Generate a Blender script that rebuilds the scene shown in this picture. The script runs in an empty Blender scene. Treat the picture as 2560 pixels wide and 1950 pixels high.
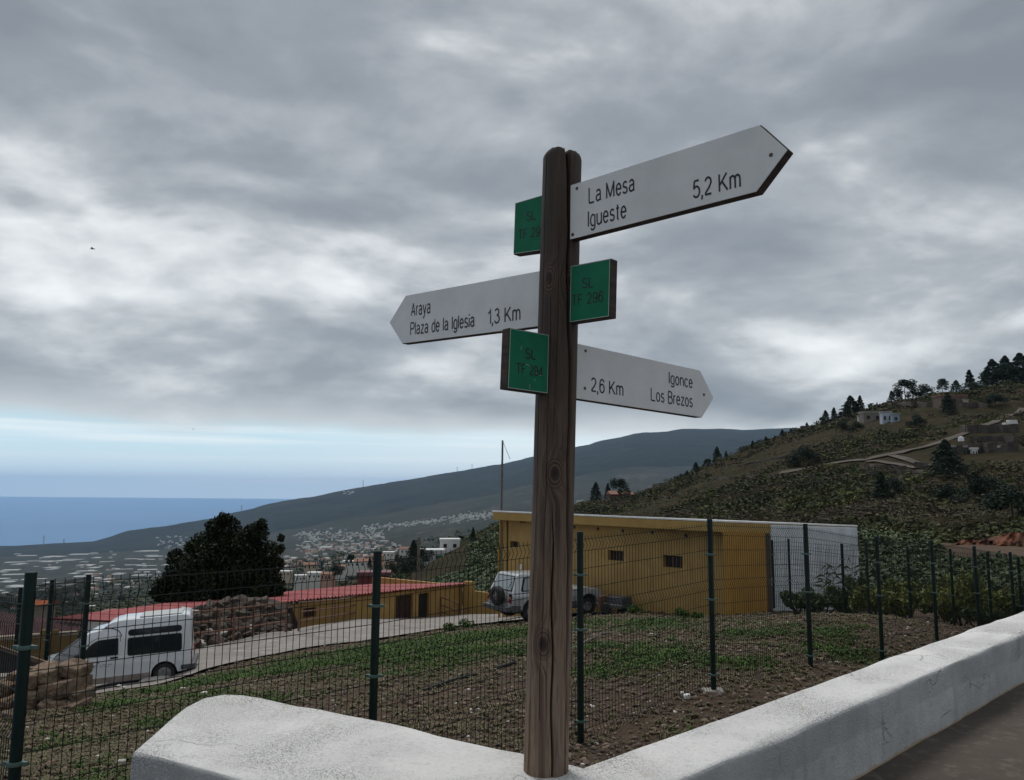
import bpy, bmesh, math, random
import numpy as np
from mathutils import Vector, Matrix
random.seed(7); rng = np.random.default_rng(7)
SC = bpy.context.scene
COL = SC.collection
# ------------------------------------------------------------------ camera
FOC = 2000.0                                        # focal length in photo pixels (2560 wide)
PITCH = math.atan((1232.0-975)/FOC); ROLL = math.radians(.45)
_F = np.array([0, math.cos(PITCH), math.sin(PITCH)])
_R0 = np.array([1., 0, 0]); _U0 = np.array([0, -math.sin(PITCH), math.cos(PITCH)])
_R = math.cos(ROLL)*_R0+math.sin(ROLL)*_U0; _U = -math.sin(ROLL)*_R0+math.cos(ROLL)*_U0
cam = bpy.data.cameras.new('camera'); camo = bpy.data.objects.new('camera', cam); COL.objects.link(camo)
cam.sensor_width = 36; cam.lens = 36*FOC/2560; cam.clip_start = .05; cam.clip_end = 300000
mw = Matrix.Identity(4)
for i in range(3):
    mw[i][0] = _R[i]; mw[i][1] = _U[i]; mw[i][2] = -_F[i]
camo.matrix_world = mw
SC.camera = camo
# ------------------------------------------------------------------ world, sun, exposure
SC.view_settings.view_transform = 'Standard'; SC.view_settings.look = 'None'
SC.view_settings.exposure = .42; SC.view_settings.gamma = 1; SC.view_settings.use_curve_mapping = False
SC.cycles.use_denoising = True
SC.cycles.max_bounces = 8; SC.cycles.volume_bounces = 1; SC.cycles.sample_clamp_indirect = 6
SUN_EL, SUN_AZ = math.radians(60), math.radians(-25)     # azimuth measured from +Y towards +X
world = bpy.data.worlds.new('World'); SC.world = world; world.use_nodes = True

class NT:
    """tiny node-tree helper"""
    def __init__(s, tree): s.t = tree; s.n = tree.nodes; s.l = tree.links
    def node(s, typ, **kw):
        nd = s.n.new(typ)
        for k, v in kw.items():
            if k == 'ins':
                for kk, vv in v.items(): s.put(nd.inputs[kk], vv)
            else: setattr(nd, k, v)
        return nd
    def put(s, sock, v):
        if isinstance(v, bpy.types.NodeSocket): s.l.new(v, sock)
        else: sock.default_value = v
    def math(s, op, a, b=0, c=0, clamp=False):
        nd = s.n.new('ShaderNodeMath'); nd.operation = op; nd.use_clamp = clamp
        s.put(nd.inputs[0], a); s.put(nd.inputs[1], b)
        if op in ('MULTIPLY_ADD',): s.put(nd.inputs[2], c)
        return nd.outputs[0]
    def map(s, v, a, b, c=0., d=1., smooth=False):
        nd = s.n.new('ShaderNodeMapRange'); nd.clamp = True
        if smooth: nd.interpolation_type = 'SMOOTHSTEP'
        s.put(nd.inputs[0], v); nd.inputs[1].default_value = a; nd.inputs[2].default_value = b
        nd.inputs[3].default_value = c; nd.inputs[4].default_value = d
        return nd.outputs[0]
    def mix(s, f, a, b, mode='MIX'):
        nd = s.n.new('ShaderNodeMix'); nd.data_type = 'RGBA'; nd.blend_type = mode
        s.put(nd.inputs[0], f)
        for i, v in ((6, a), (7, b)):
            if not isinstance(v, bpy.types.NodeSocket) and len(v) == 3: v = (*v, 1)
            s.put(nd.inputs[i], v)
        return nd.outputs[2]
    def noise(s, vec, scale, detail=5, rough=.55, dist=0, dim='3D'):
        nd = s.n.new('ShaderNodeTexNoise'); nd.noise_dimensions = dim
        s.put(nd.inputs['Vector'], vec); nd.inputs['Scale'].default_value = scale
        nd.inputs['Detail'].default_value = detail; nd.inputs['Roughness'].default_value = rough
        nd.inputs['Distortion'].default_value = dist
        return nd.outputs[0]
    def ramp(s, f, stops):
        nd = s.n.new('ShaderNodeValToRGB'); s.put(nd.inputs[0], f); e = nd.color_ramp.elements
        while len(e) < len(stops): e.new(.5)
        for q, (pos, c) in zip(e, stops): q.position = pos; q.color = (*c, 1)
        return nd.outputs[0]

def build_world():
    w = NT(world.node_tree); w.n.clear()
    out = w.node('ShaderNodeOutputWorld')
    tc = w.node('ShaderNodeTexCoord'); g = tc.outputs['Generated']
    sep = w.node('ShaderNodeSeparateXYZ', ins={0: g}); x, y, z = sep.outputs
    sky = w.node('ShaderNodeTexSky', sky_type='NISHITA', sun_disc=False)
    sky.sun_elevation = SUN_EL; sky.sun_rotation = SUN_AZ; sky.altitude = 500
    skyc = w.node('ShaderNodeVectorMath', operation='SCALE', ins={0: sky.outputs[0]}); skyc.inputs['Scale'].default_value = 1.
    # cloud deck: the view ray meets a flat layer
    zz = w.math('MAXIMUM', w.math('ADD', z, .26), .10)
    cx = w.math('DIVIDE', x, zz); cy = w.math('DIVIDE', y, zz)
    cv = w.node('ShaderNodeCombineXYZ', ins={0: cx, 1: cy, 2: 0.0}).outputs[0]
    n1 = w.noise(cv, 1.5, 7, .5, .12)
    mp = w.node('ShaderNodeMapping', ins={0: cv}); mp.inputs['Location'].default_value = (3.7, 1.3, 0); mp.inputs['Scale'].default_value = (1, 1.35, 1)
    n2 = w.noise(mp.outputs[0], 4.4, 8, .55, .15)
    # lumps with a brighter upper side, as seen on broken cloud
    m3 = w.node('ShaderNodeMapping', ins={0: g}); m3.inputs['Scale'].default_value = (1, 1, 2.3); m3.inputs['Location'].default_value = (.3, .8, .1)
    n3 = w.noise(m3.outputs[0], 3.4, 7, .5, .3)
    m4 = w.node('ShaderNodeMapping', ins={0: g}); m4.inputs['Scale'].default_value = (1, 1, 2.3); m4.inputs['Location'].default_value = (.3, .8, .145)
    n4 = w.noise(m4.outputs[0], 3.4, 7, .5, .3)
    # clouds thin out and brighten lower towards the sea, except the thick band under them
    br = w.math('ADD', w.math('MULTIPLY', n1, .56), w.math('ADD', w.math('MULTIPLY', n2, .14), w.math('ADD', w.math('MULTIPLY', n3, .30), w.math('MULTIPLY', w.math('SUBTRACT', n3, n4), .28))))
    # elevation 0.10..0.26 : brighter belt, more so to the left (over the sea)
    belt = w.math('MULTIPLY', w.map(z, .12, .21, 0, 1, True), w.map(z, .24, .38, 1, 0, True))
    left = w.map(x, -.45, .35, 1, .25, True)
    br = w.math('ADD', br, w.math('MULTIPLY', w.math('MULTIPLY', belt, left), .045))
    low = w.math('MULTIPLY', w.map(z, .135, .10, 0, 1, True), w.map(z, .035, .06, 0, 1, True))
    br = w.math('ADD', br, w.math('MULTIPLY', w.map(z, .07, .10, 0.05, 0, True), 1))
    br = w.math('SUBTRACT', br, w.math('MULTIPLY', w.math('MULTIPLY', w.map(z, .065, .085, 0, 1, True), w.map(z, .10, .15, 1, 0, True)), .05))
    cc = w.ramp(br, [(0, (.165, .181, .198)), (.36, (.198, .218, .240)), (.45, (.255, .276, .298)), (.52, (.36, .38, .398)), (.575, (.53, .55, .56)), (.65, (.76, .78, .78)), (1, (.95, .96, .97))])
    # edge of the deck above the sea horizon
    nw = w.noise(cv, .7, 4, .5, 0)
    edge = w.math('ADD', w.math('ADD', z, w.math('MULTIPLY', w.math('SUBTRACT', w.math('ADD', w.math('MULTIPLY', nw, .6), w.math('MULTIPLY', n3, .4)), .5), .11)), w.map(x, .05, .5, 0, .05, True))
    cover = w.map(edge, .056, .086, 0, 1, True)
    cc = w.mix(w.map(edge, .075, .120, .55, 0, True), cc, (.74, .76, .76))
    # pale clear sky with thin streaks
    st = w.node('ShaderNodeMapping', ins={0: g}); st.inputs['Scale'].default_value = (1.2, 1.2, 45)
    ns = w.noise(st.outputs[0], 1.6, 4, .5, .1)
    clear = w.mix(w.map(z, -.01, .07), (.86, .93, .95), (.52, .72, .80))
    clear = w.mix(w.map(x, -.35, .12, 0, .6, True), clear, (.88, .92, .92))
    clear = w.mix(w.map(ns, .50, .68, 0, .6), clear, (.92, .94, .93))
    bg1 = w.node('ShaderNodeBackground', ins={0: skyc.outputs[0], 1: .05})
    bg2 = w.node('ShaderNodeBackground', ins={0: w.mix(cover, clear, cc), 1: 1.0})
    mixs = w.node('ShaderNodeMixShader', ins={0: .9, 1: bg1.outputs[0], 2: bg2.outputs[0]})
    w.l.new(mixs.outputs[0], out.inputs[0])
build_world()
sun = bpy.data.lights.new('sun', 'SUN'); sun.energy = 1.5; sun.angle = math.radians(18); sun.color = (1, .97, .93)
suno = bpy.data.objects.new('sun', sun); COL.objects.link(suno)
sd = Vector((math.sin(SUN_AZ)*math.cos(SUN_EL), math.cos(SUN_AZ)*math.cos(SUN_EL), math.sin(SUN_EL)))
suno.rotation_euler = sd.to_track_quat('Z', 'Y').to_euler()

# ------------------------------------------------------------------ measuring helpers: photo pixel -> place in the world
def Dr(px, py): return _F*FOC+_R*(px-1280)+_U*(975-py)
def P(px, py, y):
    d = Dr(px, py); return d*(y/d[1])
def Pz(px, py, z):
    d = Dr(px, py); return d*(z/d[2])
# ------------------------------------------------------------------ noise
_perm = rng.random((256, 256))
def vnoise(x, y):
    x = np.asarray(x, float); y = np.asarray(y, float)
    xi = np.floor(x).astype(int); yi = np.floor(y).astype(int); fx = x-xi; fy = y-yi
    fx = fx*fx*(3-2*fx); fy = fy*fy*(3-2*fy)
    a = _perm[xi % 256, yi % 256]; b = _perm[(xi+1) % 256, yi % 256]; c = _perm[xi % 256, (yi+1) % 256]; d = _perm[(xi+1) % 256, (yi+1) % 256]
    return a*(1-fx)*(1-fy)+b*fx*(1-fy)+c*(1-fx)*fy+d*fx*fy-.5
def fbm(x, y, o=4):
    s = 0; a = 1
    for i in range(o): s = s+a*vnoise(x*2**i+17*i, y*2**i+5*i); a *= .5
    return s
# ------------------------------------------------------------------ terrain: columns of the photo, (depth, photo row)
TC = {
 0:    [(4.5, 2300), (7, 1985), (12, 1775), (16, 1735), (20, 1722), (24, 1718), (30, 1716), (60, 1715), (150, 1712), (400, 1620), (1000, 1545), (2000, 1504), (4000, 1442), (6000, 1396), (7500, 1373), (8400, 1366), (9500, 1372), (13000, 1372)],
 130:  [(4.5, 2300), (7, 1978), (12, 1770), (16, 1752), (20, 1745), (24, 1725), (30, 1706), (60, 1700), (150, 1690), (400, 1600), (1000, 1530), (2000, 1490), (4000, 1435), (6000, 1392), (7500, 1368), (8400, 1357), (9500, 1372), (13000, 1372)],
 230:  [(4.5, 2295), (7, 1965), (12, 1768), (16, 1750), (20, 1742), (24, 1716), (30, 1680), (60, 1670), (150, 1660), (400, 1580), (1000, 1525), (2000, 1480), (4000, 1428), (6000, 1388), (7500, 1368), (8600, 1352), (9500, 1366), (13000, 1372)],
 320:  [(4.5, 2295), (7, 1965), (12, 1765), (16, 1738), (20, 1728), (24, 1694), (30, 1655), (60, 1640), (150, 1620), (400, 1570), (1000, 1515), (2000, 1470), (4000, 1420), (6000, 1380), (7500, 1362), (8800, 1324), (9500, 1345), (13000, 1372)],
 420:  [(4.5, 2295), (7, 1965), (12, 1765), (16, 1728), (20, 1714), (21.5, 1706), (24, 1676), (30, 1625), (60, 1600), (150, 1580), (400, 1545), (1000, 1500), (2000, 1460), (4000, 1410), (6000, 1372), (7200, 1357), (8800, 1314), (9500, 1312), (10500, 1330), (13000, 1372)],
 520:  [(4.5, 2290), (7, 1955), (12, 1755), (16, 1712), (20, 1690), (24, 1653), (30, 1602), (60, 1590), (150, 1570), (400, 1535), (1000, 1490), (2000, 1450), (4000, 1395), (6000, 1360), (7000, 1345), (9000, 1296), (10500, 1330), (13000, 1372)],
 700:  [(4.5, 2290), (7, 1945), (12, 1745), (16, 1692), (20, 1663), (24, 1640), (30, 1585), (36, 1575), (60, 1560), (150, 1540), (400, 1515), (1000, 1470), (2000, 1430), (4000, 1370), (6000, 1336), (9200, 1251), (11000, 1290), (14000, 1350)],
 900:  [(4.5, 2285), (7, 1915), (12, 1725), (16, 1672), (20, 1640), (24, 1620), (29, 1600), (34, 1560), (43, 1543), (60, 1528), (150, 1508), (260, 1480), (400, 1470), (1000, 1440), (2000, 1411), (4000, 1341), (5500, 1318), (7000, 1275), (9500, 1213), (11000, 1250), (14000, 1300)],
 1050: [(5, 2180), (7.6, 1860), (12, 1700), (16, 1645), (20, 1615), (24, 1600), (30, 1583), (34, 1566), (46, 1542), (60, 1520), (100, 1480), (180, 1425), (210, 1418), (260, 1430), (400, 1440), (1000, 1410), (2000, 1380), (4000, 1318), (5200, 1297), (7000, 1250), (9800, 1190), (11500, 1230), (14000, 1300)],
 1160: [(5, 2170), (7.6, 1850), (12, 1683), (16, 1625), (20, 1600), (24, 1585), (30, 1570), (34, 1558), (46, 1538), (60, 1515), (100, 1455), (150, 1405), (200, 1352), (240, 1350), (400, 1400), (1000, 1390), (2000, 1360), (4000, 1300), (5000, 1286), (7000, 1235), (10000, 1171), (11500, 1210), (14000, 1300)],
 1240: [(5, 2170), (7.6, 1850), (12, 1670), (16, 1615), (20, 1590), (24, 1575), (30, 1562), (34, 1553), (46, 1530), (60, 1500), (100, 1440), (150, 1385), (200, 1317), (240, 1330), (400, 1390), (1000, 1380), (2000, 1350), (4000, 1285), (4800, 1276), (7000, 1225), (10200, 1158), (11500, 1190), (14000, 1300)],
 1440: [(5, 2170), (7.7, 1845), (12, 1655), (16, 1592), (20, 1568), (24, 1553), (30, 1540), (36, 1528), (46, 1500), (70, 1445), (100, 1395), (150, 1355), (200, 1310), (280, 1275), (350, 1261), (450, 1290), (1000, 1370), (2000, 1340), (4000, 1275), (5000, 1255), (10500, 1116), (12000, 1190), (15000, 1300)],
 1590: [(5, 2170), (8.3, 1790), (12, 1645), (16, 1582), (20, 1558), (24, 1545), (30, 1530), (36, 1520), (46, 1480), (70, 1410), (100, 1370), (150, 1325), (200, 1285), (260, 1255), (330, 1236), (450, 1270), (1000, 1370), (2000, 1340), (4000, 1275), (5000, 1250), (10800, 1080), (12000, 1190), (15000, 1300)],
 1724: [(5, 2150), (9, 1740), (12, 1638), (16, 1576), (20, 1552), (24, 1552), (27, 1547), (30, 1537), (36, 1518), (46, 1470), (70, 1390), (100, 1345), (150, 1295), (220, 1235), (300, 1185), (450, 1230), (1000, 1370), (2000, 1340), (4000, 1275), (5000, 1250), (10800, 1071), (12000, 1190), (15000, 1300)],
 1880: [(5, 2150), (9.5, 1722), (12, 1635), (16, 1580), (20, 1555), (24, 1542), (28, 1532), (30, 1526), (36, 1510), (46, 1460), (70, 1370), (100, 1318), (150, 1250), (220, 1180), (290, 1124), (450, 1180), (1000, 1370), (2000, 1340), (4000, 1275), (5000, 1250), (10800, 1070), (12000, 1190), (15000, 1300)],
 2050: [(5, 2150), (11, 1670), (14, 1590), (18, 1545), (20, 1535), (24, 1535), (30, 1525), (36, 1510), (46, 1440), (70, 1340), (100, 1290), (150, 1205), (220, 1120), (280, 1063), (450, 1120), (1000, 1370), (2000, 1340), (4000, 1275), (5000, 1250), (10800, 1070), (12000, 1190), (15000, 1300)],
 2200: [(5, 2150), (12.6, 1650), (15, 1580), (18, 1545), (20, 1540), (24, 1550), (30, 1540), (36, 1500), (46, 1420), (70, 1325), (100, 1262), (150, 1165), (220, 1080), (275, 1024), (350, 1022), (450, 1060), (1000, 1370), (2000, 1340), (4000, 1275), (5000, 1250), (10800, 1070), (12000, 1190), (15000, 1300)],
 2380: [(5, 2150), (14, 1625), (17, 1580), (19.8, 1562), (24, 1580), (30, 1560), (36, 1500), (46, 1420), (60, 1362), (75, 1330), (100, 1255), (150, 1145), (220, 1050), (270, 996), (350, 990), (450, 1030), (1000, 1370), (2000, 1340), (4000, 1275), (5000, 1250), (10800, 1070), (12000, 1190), (15000, 1300)],
 2560: [(5, 2150), (16, 1610), (19, 1592), (24, 1590), (30, 1560), (36, 1490), (46, 1420), (60, 1360), (70, 1325), (100, 1245), (150, 1130), (220, 1030), (265, 972), (350, 965), (450, 1000), (1000, 1370), (2000, 1340), (4000, 1275), (5000, 1250), (10800, 1070), (12000, 1190), (15000, 1300)],
}
_LY = np.linspace(math.log(2), math.log(60000), 900)
_K, _T = [], []
for px in sorted(TC):
    t = TC[px]; ys = [a for a, b in t]; zs = [P(px, b, a)[2] for a, b in t]
    ys = [2.0]+ys+[60000.]; zs = [zs[0]]+zs+[-650.]
    _K.append(Dr(px, 1400)[0]/Dr(px, 1400)[1]); _T.append(np.interp(_LY, np.log(ys), zs))
_K = np.array(_K); _T = np.array(_T)
# soften the kinks along depth
ker = np.array([1, 2, 3, 2, 1.])/9
_T = np.array([np.convolve(np.pad(r, 2, 'edge'), ker, 'valid') for r in _T])
def sstep(a, b, t):
    t = np.clip((t-a)/(b-a), 0, 1); return t*t*(3-2*t)
def G0(x, y):
    x = np.atleast_1d(np.asarray(x, float)); y = np.atleast_1d(np.asarray(y, float))
    k = np.clip(x/np.maximum(y, 2), _K[0], _K[-1]); ly = np.log(np.clip(y, 2, 59999))
    ki = np.clip(np.searchsorted(_K, k)-1, 0, len(_K)-2); kf = (k-_K[ki])/(_K[ki+1]-_K[ki])
    fy = (ly-_LY[0])/(_LY[1]-_LY[0]); yi = np.clip(fy.astype(int), 0, len(_LY)-2); yf = fy-yi
    t = lambda a, b: _T[a, b]
    return (t(ki, yi)*(1-kf)+t(ki+1, yi)*kf)*(1-yf)+(t(ki, yi+1)*(1-kf)+t(ki+1, yi+1)*kf)*yf
# the concrete yard road: polygon in plan, near edge and far edge
def _pl(lst): return [P(*q)[:2] for q in lst]
ROAD_NEAR = _pl([(-330, 1790, 17.5), (0, 1750, 18.2), (200, 1735, 18.6), (380, 1705, 19.3), (470, 1687, 20.3), (560, 1668, 21.8), (659, 1650, 23.5), (760, 1634, 25), (870, 1617, 26.5), (990, 1600, 28.3), (1080, 1583, 30), (1160, 1568, 31), (1240, 1560, 31.3), (1330, 1552, 31), (1430, 1540, 30.7), (1520, 1535, 30.2)])
ROAD_FAR = _pl([(-330, 1700, 23), (0, 1665, 24), (200, 1640, 25), (380, 1625, 26), (480, 1612, 27), (600, 1594, 28.6), (690, 1580, 31), (790, 1566, 36), (928, 1541, 43), (1000, 1536, 46), (1080, 1540, 46), (1160, 1541, 45.5), (1215, 1540, 43), (1300, 1536, 39), (1430, 1528, 35), (1520, 1524, 32.5)])
def G(x, y, noise=True):
    x = np.atleast_1d(np.asarray(x, float)); y = np.atleast_1d(np.asarray(y, float))
    z = G0(x, y)
    if noise:
        amp = np.interp(y, [0, 12, 18, 60, 120, 300, 1000, 4000, 6500, 11000, 14000], [.09, .13, .035, .3, 2.2, 4.5, 16, 26, 60, 95, 120])
        sc_ = np.interp(y, [0, 30, 80, 300, 1000, 6000, 14000], [1.3, 1.3, 5, 14, 100, 500, 900])
        lv = np.clip(np.log(np.maximum(y, 3)/15)/math.log(4.), 0, 5)       # blend the scales by level so nothing shears
        li = np.floor(lv).astype(int); lf = lv-li; lf = lf*lf*(3-2*lf)
        n = 0
        for L in range(0, 7):
            w = np.where(li == L, 1-lf, 0)+np.where(li+1 == L, lf, 0)
            s = 1.3*3.6**L
            n = n+w*fbm(x/s+31*L, y/s+7*L, 4)
        amp = amp*np.where(y > 1500, np.clip((z+500)/90, .05, 1), 1)
        z = z+n*amp*np.interp(y, [0, 5, 60, 150, 14000], [.8, 1, 1, .8, .8])*.8
        z = np.where((y > 2500) & (y < 8400) & (z > -640), np.maximum(z, -583-(y-8400)*.0004), z)
    return z
def gz(x, y, noise=True): return float(G(x, y, noise)[0])
def pg(px, py, y0=4, y1=9000, noise=True):
    """where the ray of a photo pixel first meets the terrain"""
    d = Dr(px, py); ys = np.geomspace(y0, y1, 900); p = d[None]*(ys/d[1])[:, None]
    h = p[:, 2]-G(p[:, 0], p[:, 1], noise)
    i = np.argmax(h < 0)
    if h[i] >= 0: return None
    t = h[i-1]/(h[i-1]-h[i]) if i > 0 else 0
    return p[i-1]*(1-t)+p[i]*t
# ------------------------------------------------------------------ mesh helpers
class MB:
    def __init__(s): s.v = []; s.f = []; s.m = []
    def add(s, vs, fs, mi=0):
        b = len(s.v); s.v += [tuple(map(float, q)) for q in vs]; s.f += [tuple(b+i for i in f) for f in fs]; s.m += [mi]*len(fs); return s
    def box(s, c, size, rot=None, mi=0):
        hx, hy, hz = [q/2 for q in size]
        vs = [Vector((sx*hx, sy*hy, sz*hz)) for sx in (-1, 1) for sy in (-1, 1) for sz in (-1, 1)]
        if rot is not None: vs = [rot @ q for q in vs]
        vs = [q+Vector(c) for q in vs]
        return s.add(vs, [(0, 1, 3, 2), (4, 6, 7, 5), (0, 4, 5, 1), (2, 3, 7, 6), (0, 2, 6, 4), (1, 5, 7, 3)], mi)
    def prism(s, poly, off, mi=0):
        """closed polygon (3D points) pushed along the vector off"""
        n = len(poly); a = [Vector(q) for q in poly]; b = [q+Vector(off) for q in a]
        return s.add(a+b, [tuple(range(n))[::-1], tuple(range(n, 2*n))]+[(i, (i+1) % n, n+(i+1) % n, n+i) for i in range(n)], mi)
    def tube(s, pts, r, n=6, cap=True, mi=0):
        pts = [Vector(q) for q in pts]; rr = r if isinstance(r, (list, tuple)) else [r]*len(pts)
        rings = []
        t0 = (pts[1]-pts[0]).normalized(); up = Vector((0, 0, 1)) if abs(t0.z) < .9 else Vector((1, 0, 0))
        for i, q in enumerate(pts):
            t = (pts[min(i+1, len(pts)-1)]-pts[max(i-1, 0)]).normalized()
            a = t.cross(up).normalized(); b = t.cross(a).normalized()
            rings.append([q+(a*math.cos(2*math.pi*j/n)+b*math.sin(2*math.pi*j/n))*rr[i] for j in range(n)])
        vs = [v for r_ in rings for v in r_]; fs = []
        for i in range(len(pts)-1):
            for j in range(n): fs.append((i*n+j, i*n+(j+1) % n, (i+1)*n+(j+1) % n, (i+1)*n+j))
        if cap: fs += [tuple(range(n)), tuple(range((len(pts)-1)*n, len(pts)*n))[::-1]]
        return s.add(vs, fs, mi)
    def lathe(s, prof, n=16, axis='z', c=(0, 0, 0), mi=0, cap=True):
        vs = []; fs = []
        for r, h in prof:
            for j in range(n):
                a = 2*math.pi*j/n; q = (r*math.cos(a), r*math.sin(a), h)
                if axis == 'y': q = (q[0], q[2], q[1])
                if axis == 'x': q = (q[2], q[0], q[1])
                vs.append((q[0]+c[0], q[1]+c[1], q[2]+c[2]))
        m = len(prof)
        for i in range(m-1):
            for j in range(n): fs.append((i*n+j, i*n+(j+1) % n, (i+1)*n+(j+1) % n, (i+1)*n+j))
        if cap: fs += [tuple(range(n))[::-1], tuple(range((m-1)*n, m*n))]
        return s.add(vs, fs, mi)
def wloc(o):
    v = Vector((0, 0, 0))
    while o is not None: v = v+o.location; o = o.parent
    return v
def props(o, label=None, cat=None, group=None, kind=None):
    if label: o['label'] = label
    if cat: o['category'] = cat
    if group: o['group'] = group
    if kind: o['kind'] = kind
    return o
def finish(name, me, mat, parent, smooth, bevel, label, cat, group, kind, fixn=True):
    if fixn or bevel:
        bm = bmesh.new(); bm.from_mesh(me)
        if fixn: bmesh.ops.recalc_face_normals(bm, faces=bm.faces)
        if bevel:
            es = [e for e in bm.edges if len(e.link_faces) == 2 and e.calc_face_angle(0) > math.radians(28)]
            try: bmesh.ops.bevel(bm, geom=es, offset=bevel, segments=2, affect='EDGES', profile=.5, clamp_overlap=True)
            except Exception: pass
        bm.to_mesh(me); bm.free()
    for m in (mat if isinstance(mat, (list, tuple)) else [mat]): me.materials.append(m)
    if smooth:
        for q in me.polygons: q.use_smooth = True
        if smooth != 'all':
            me.set_sharp_from_angle(angle=math.radians(smooth if smooth is not True else 40))
    o = bpy.data.objects.new(name, me); COL.objects.link(o)
    if parent is not None: o.parent = parent
    return props(o, label, cat, group, kind)
def build(name, mb, mat, parent=None, smooth=False, bevel=0, local=False, label=None, cat=None, group=None, kind=None, fixn=True, at=None):
    """one mesh object; world coordinates unless local. at = object origin for top-level meshes"""
    me = bpy.data.meshes.new(name)
    off = Vector((0, 0, 0))
    if not local: off = wloc(parent) if parent is not None else (Vector(at) if at is not None else off)
    me.from_pydata([tuple(Vector(v)-off) for v in mb.v], [], mb.f); me.update()
    if any(mb.m): me.polygons.foreach_set('material_index', mb.m)
    o = finish(name, me, mat, parent, smooth, bevel, label, cat, group, kind, fixn)
    if at is not None and parent is None: o.location = at
    return o
def empty(name, loc, label, cat, group=None, rot=None):
    o = bpy.data.objects.new(name, None); COL.objects.link(o); o.location = loc; o.empty_display_size = .2
    if rot is not None: o.rotation_euler = rot
    return props(o, label, cat, group)
def tree_copy(src, loc=None, rot=None, scale=None, label=None, group=None):
    def rec(o, par):
        c = o.copy(); COL.objects.link(c); c.parent = par
        for ch in [q for q in bpy.data.objects if q.parent == o]: rec(ch, c)
        return c
    r = rec(src, None)
    if loc is not None: r.location = loc
    if rot is not None: r.rotation_euler = rot
    if scale is not None: r.scale = scale
    if label: r['label'] = label
    if group: r['group'] = group
    return r
def arr_mesh(name, V, Fq, mat, n=4, **kw):
    """big mesh from numpy arrays (faces all with n corners)"""
    me = bpy.data.meshes.new(name)
    me.vertices.add(len(V)); me.vertices.foreach_set('co', np.asarray(V, np.float32).ravel())
    me.loops.add(len(Fq)*n); me.loops.foreach_set('vertex_index', np.asarray(Fq, np.int32).ravel())
    me.polygons.add(len(Fq)); me.polygons.foreach_set('loop_start', np.arange(len(Fq), dtype=np.int32)*n)
    me.update(calc_edges=True); me.validate()
    return finish(name, me, mat, kw.get('parent'), kw.get('smooth', False), 0, kw.get('label'), kw.get('cat'), kw.get('group'), kw.get('kind'), False)
def scatter_arrays(base_v, base_f, pos, scl, yaw, tilt=None):
    """replicate one small mesh at many places"""
    n = len(pos); bv = np.asarray(base_v, float); nv = len(bv)
    c, s_ = np.cos(yaw), np.sin(yaw)
    V = np.empty((n, nv, 3)); b = bv[None]*scl[:, None, :]
    if tilt is not None:
        ct, st = np.cos(tilt), np.sin(tilt)
        by = b[:, :, 1]*ct[:, None]-b[:, :, 2]*st[:, None]; bz = b[:, :, 1]*st[:, None]+b[:, :, 2]*ct[:, None]
        b = np.stack([b[:, :, 0], by, bz], 2)
    V[:, :, 0] = b[:, :, 0]*c[:, None]-b[:, :, 1]*s_[:, None]; V[:, :, 1] = b[:, :, 0]*s_[:, None]+b[:, :, 1]*c[:, None]; V[:, :, 2] = b[:, :, 2]
    V += pos[:, None, :]
    Fq = (np.asarray(base_f)[None]+(np.arange(n)*nv)[:, None, None]).reshape(-1, len(base_f[0]))
    return V.reshape(-1, 3), Fq
def leaf_cloud(n, centers, radii, size, flat=.75, seed=1, shell=.55):
    """small leaf quads spread through several ellipsoids"""
    r = np.random.default_rng(seed); k = len(centers); centers = np.array(centers, float); radii = np.array(radii, float)
    w = radii.prod(1)**(2/3); idx = r.choice(k, n, p=w/w.sum())
    d = r.normal(size=(n, 3)); d /= np.linalg.norm(d, axis=1)[:, None]
    rad = shell+(1-shell)*r.random(n)**.6
    pos = centers[idx]+d*rad[:, None]*radii[idx]
    nrm = d*.6+r.normal(size=(n, 3))*flat; nrm /= np.linalg.norm(nrm, axis=1)[:, None]
    a = np.cross(nrm, r.normal(size=(n, 3))); a /= np.linalg.norm(a, axis=1)[:, None]; b = np.cross(nrm, a)
    s = size*(.6+.8*r.random(n)); a = a*s[:, None]; b = b*(s*.55)[:, None]
    V = np.stack([pos-a, pos-b*.9+a*.1, pos+a, pos+b*.9+a*.1], 1).reshape(-1, 3)
    return V, np.arange(n*4).reshape(-1, 4)
ICO = bmesh.new(); bmesh.ops.create_icosphere(ICO, subdivisions=1, radius=1)
IV = np.array([v.co[:] for v in ICO.verts]); IF = [[v.index for v in f.verts] for f in ICO.faces]; ICO.free()
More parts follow.
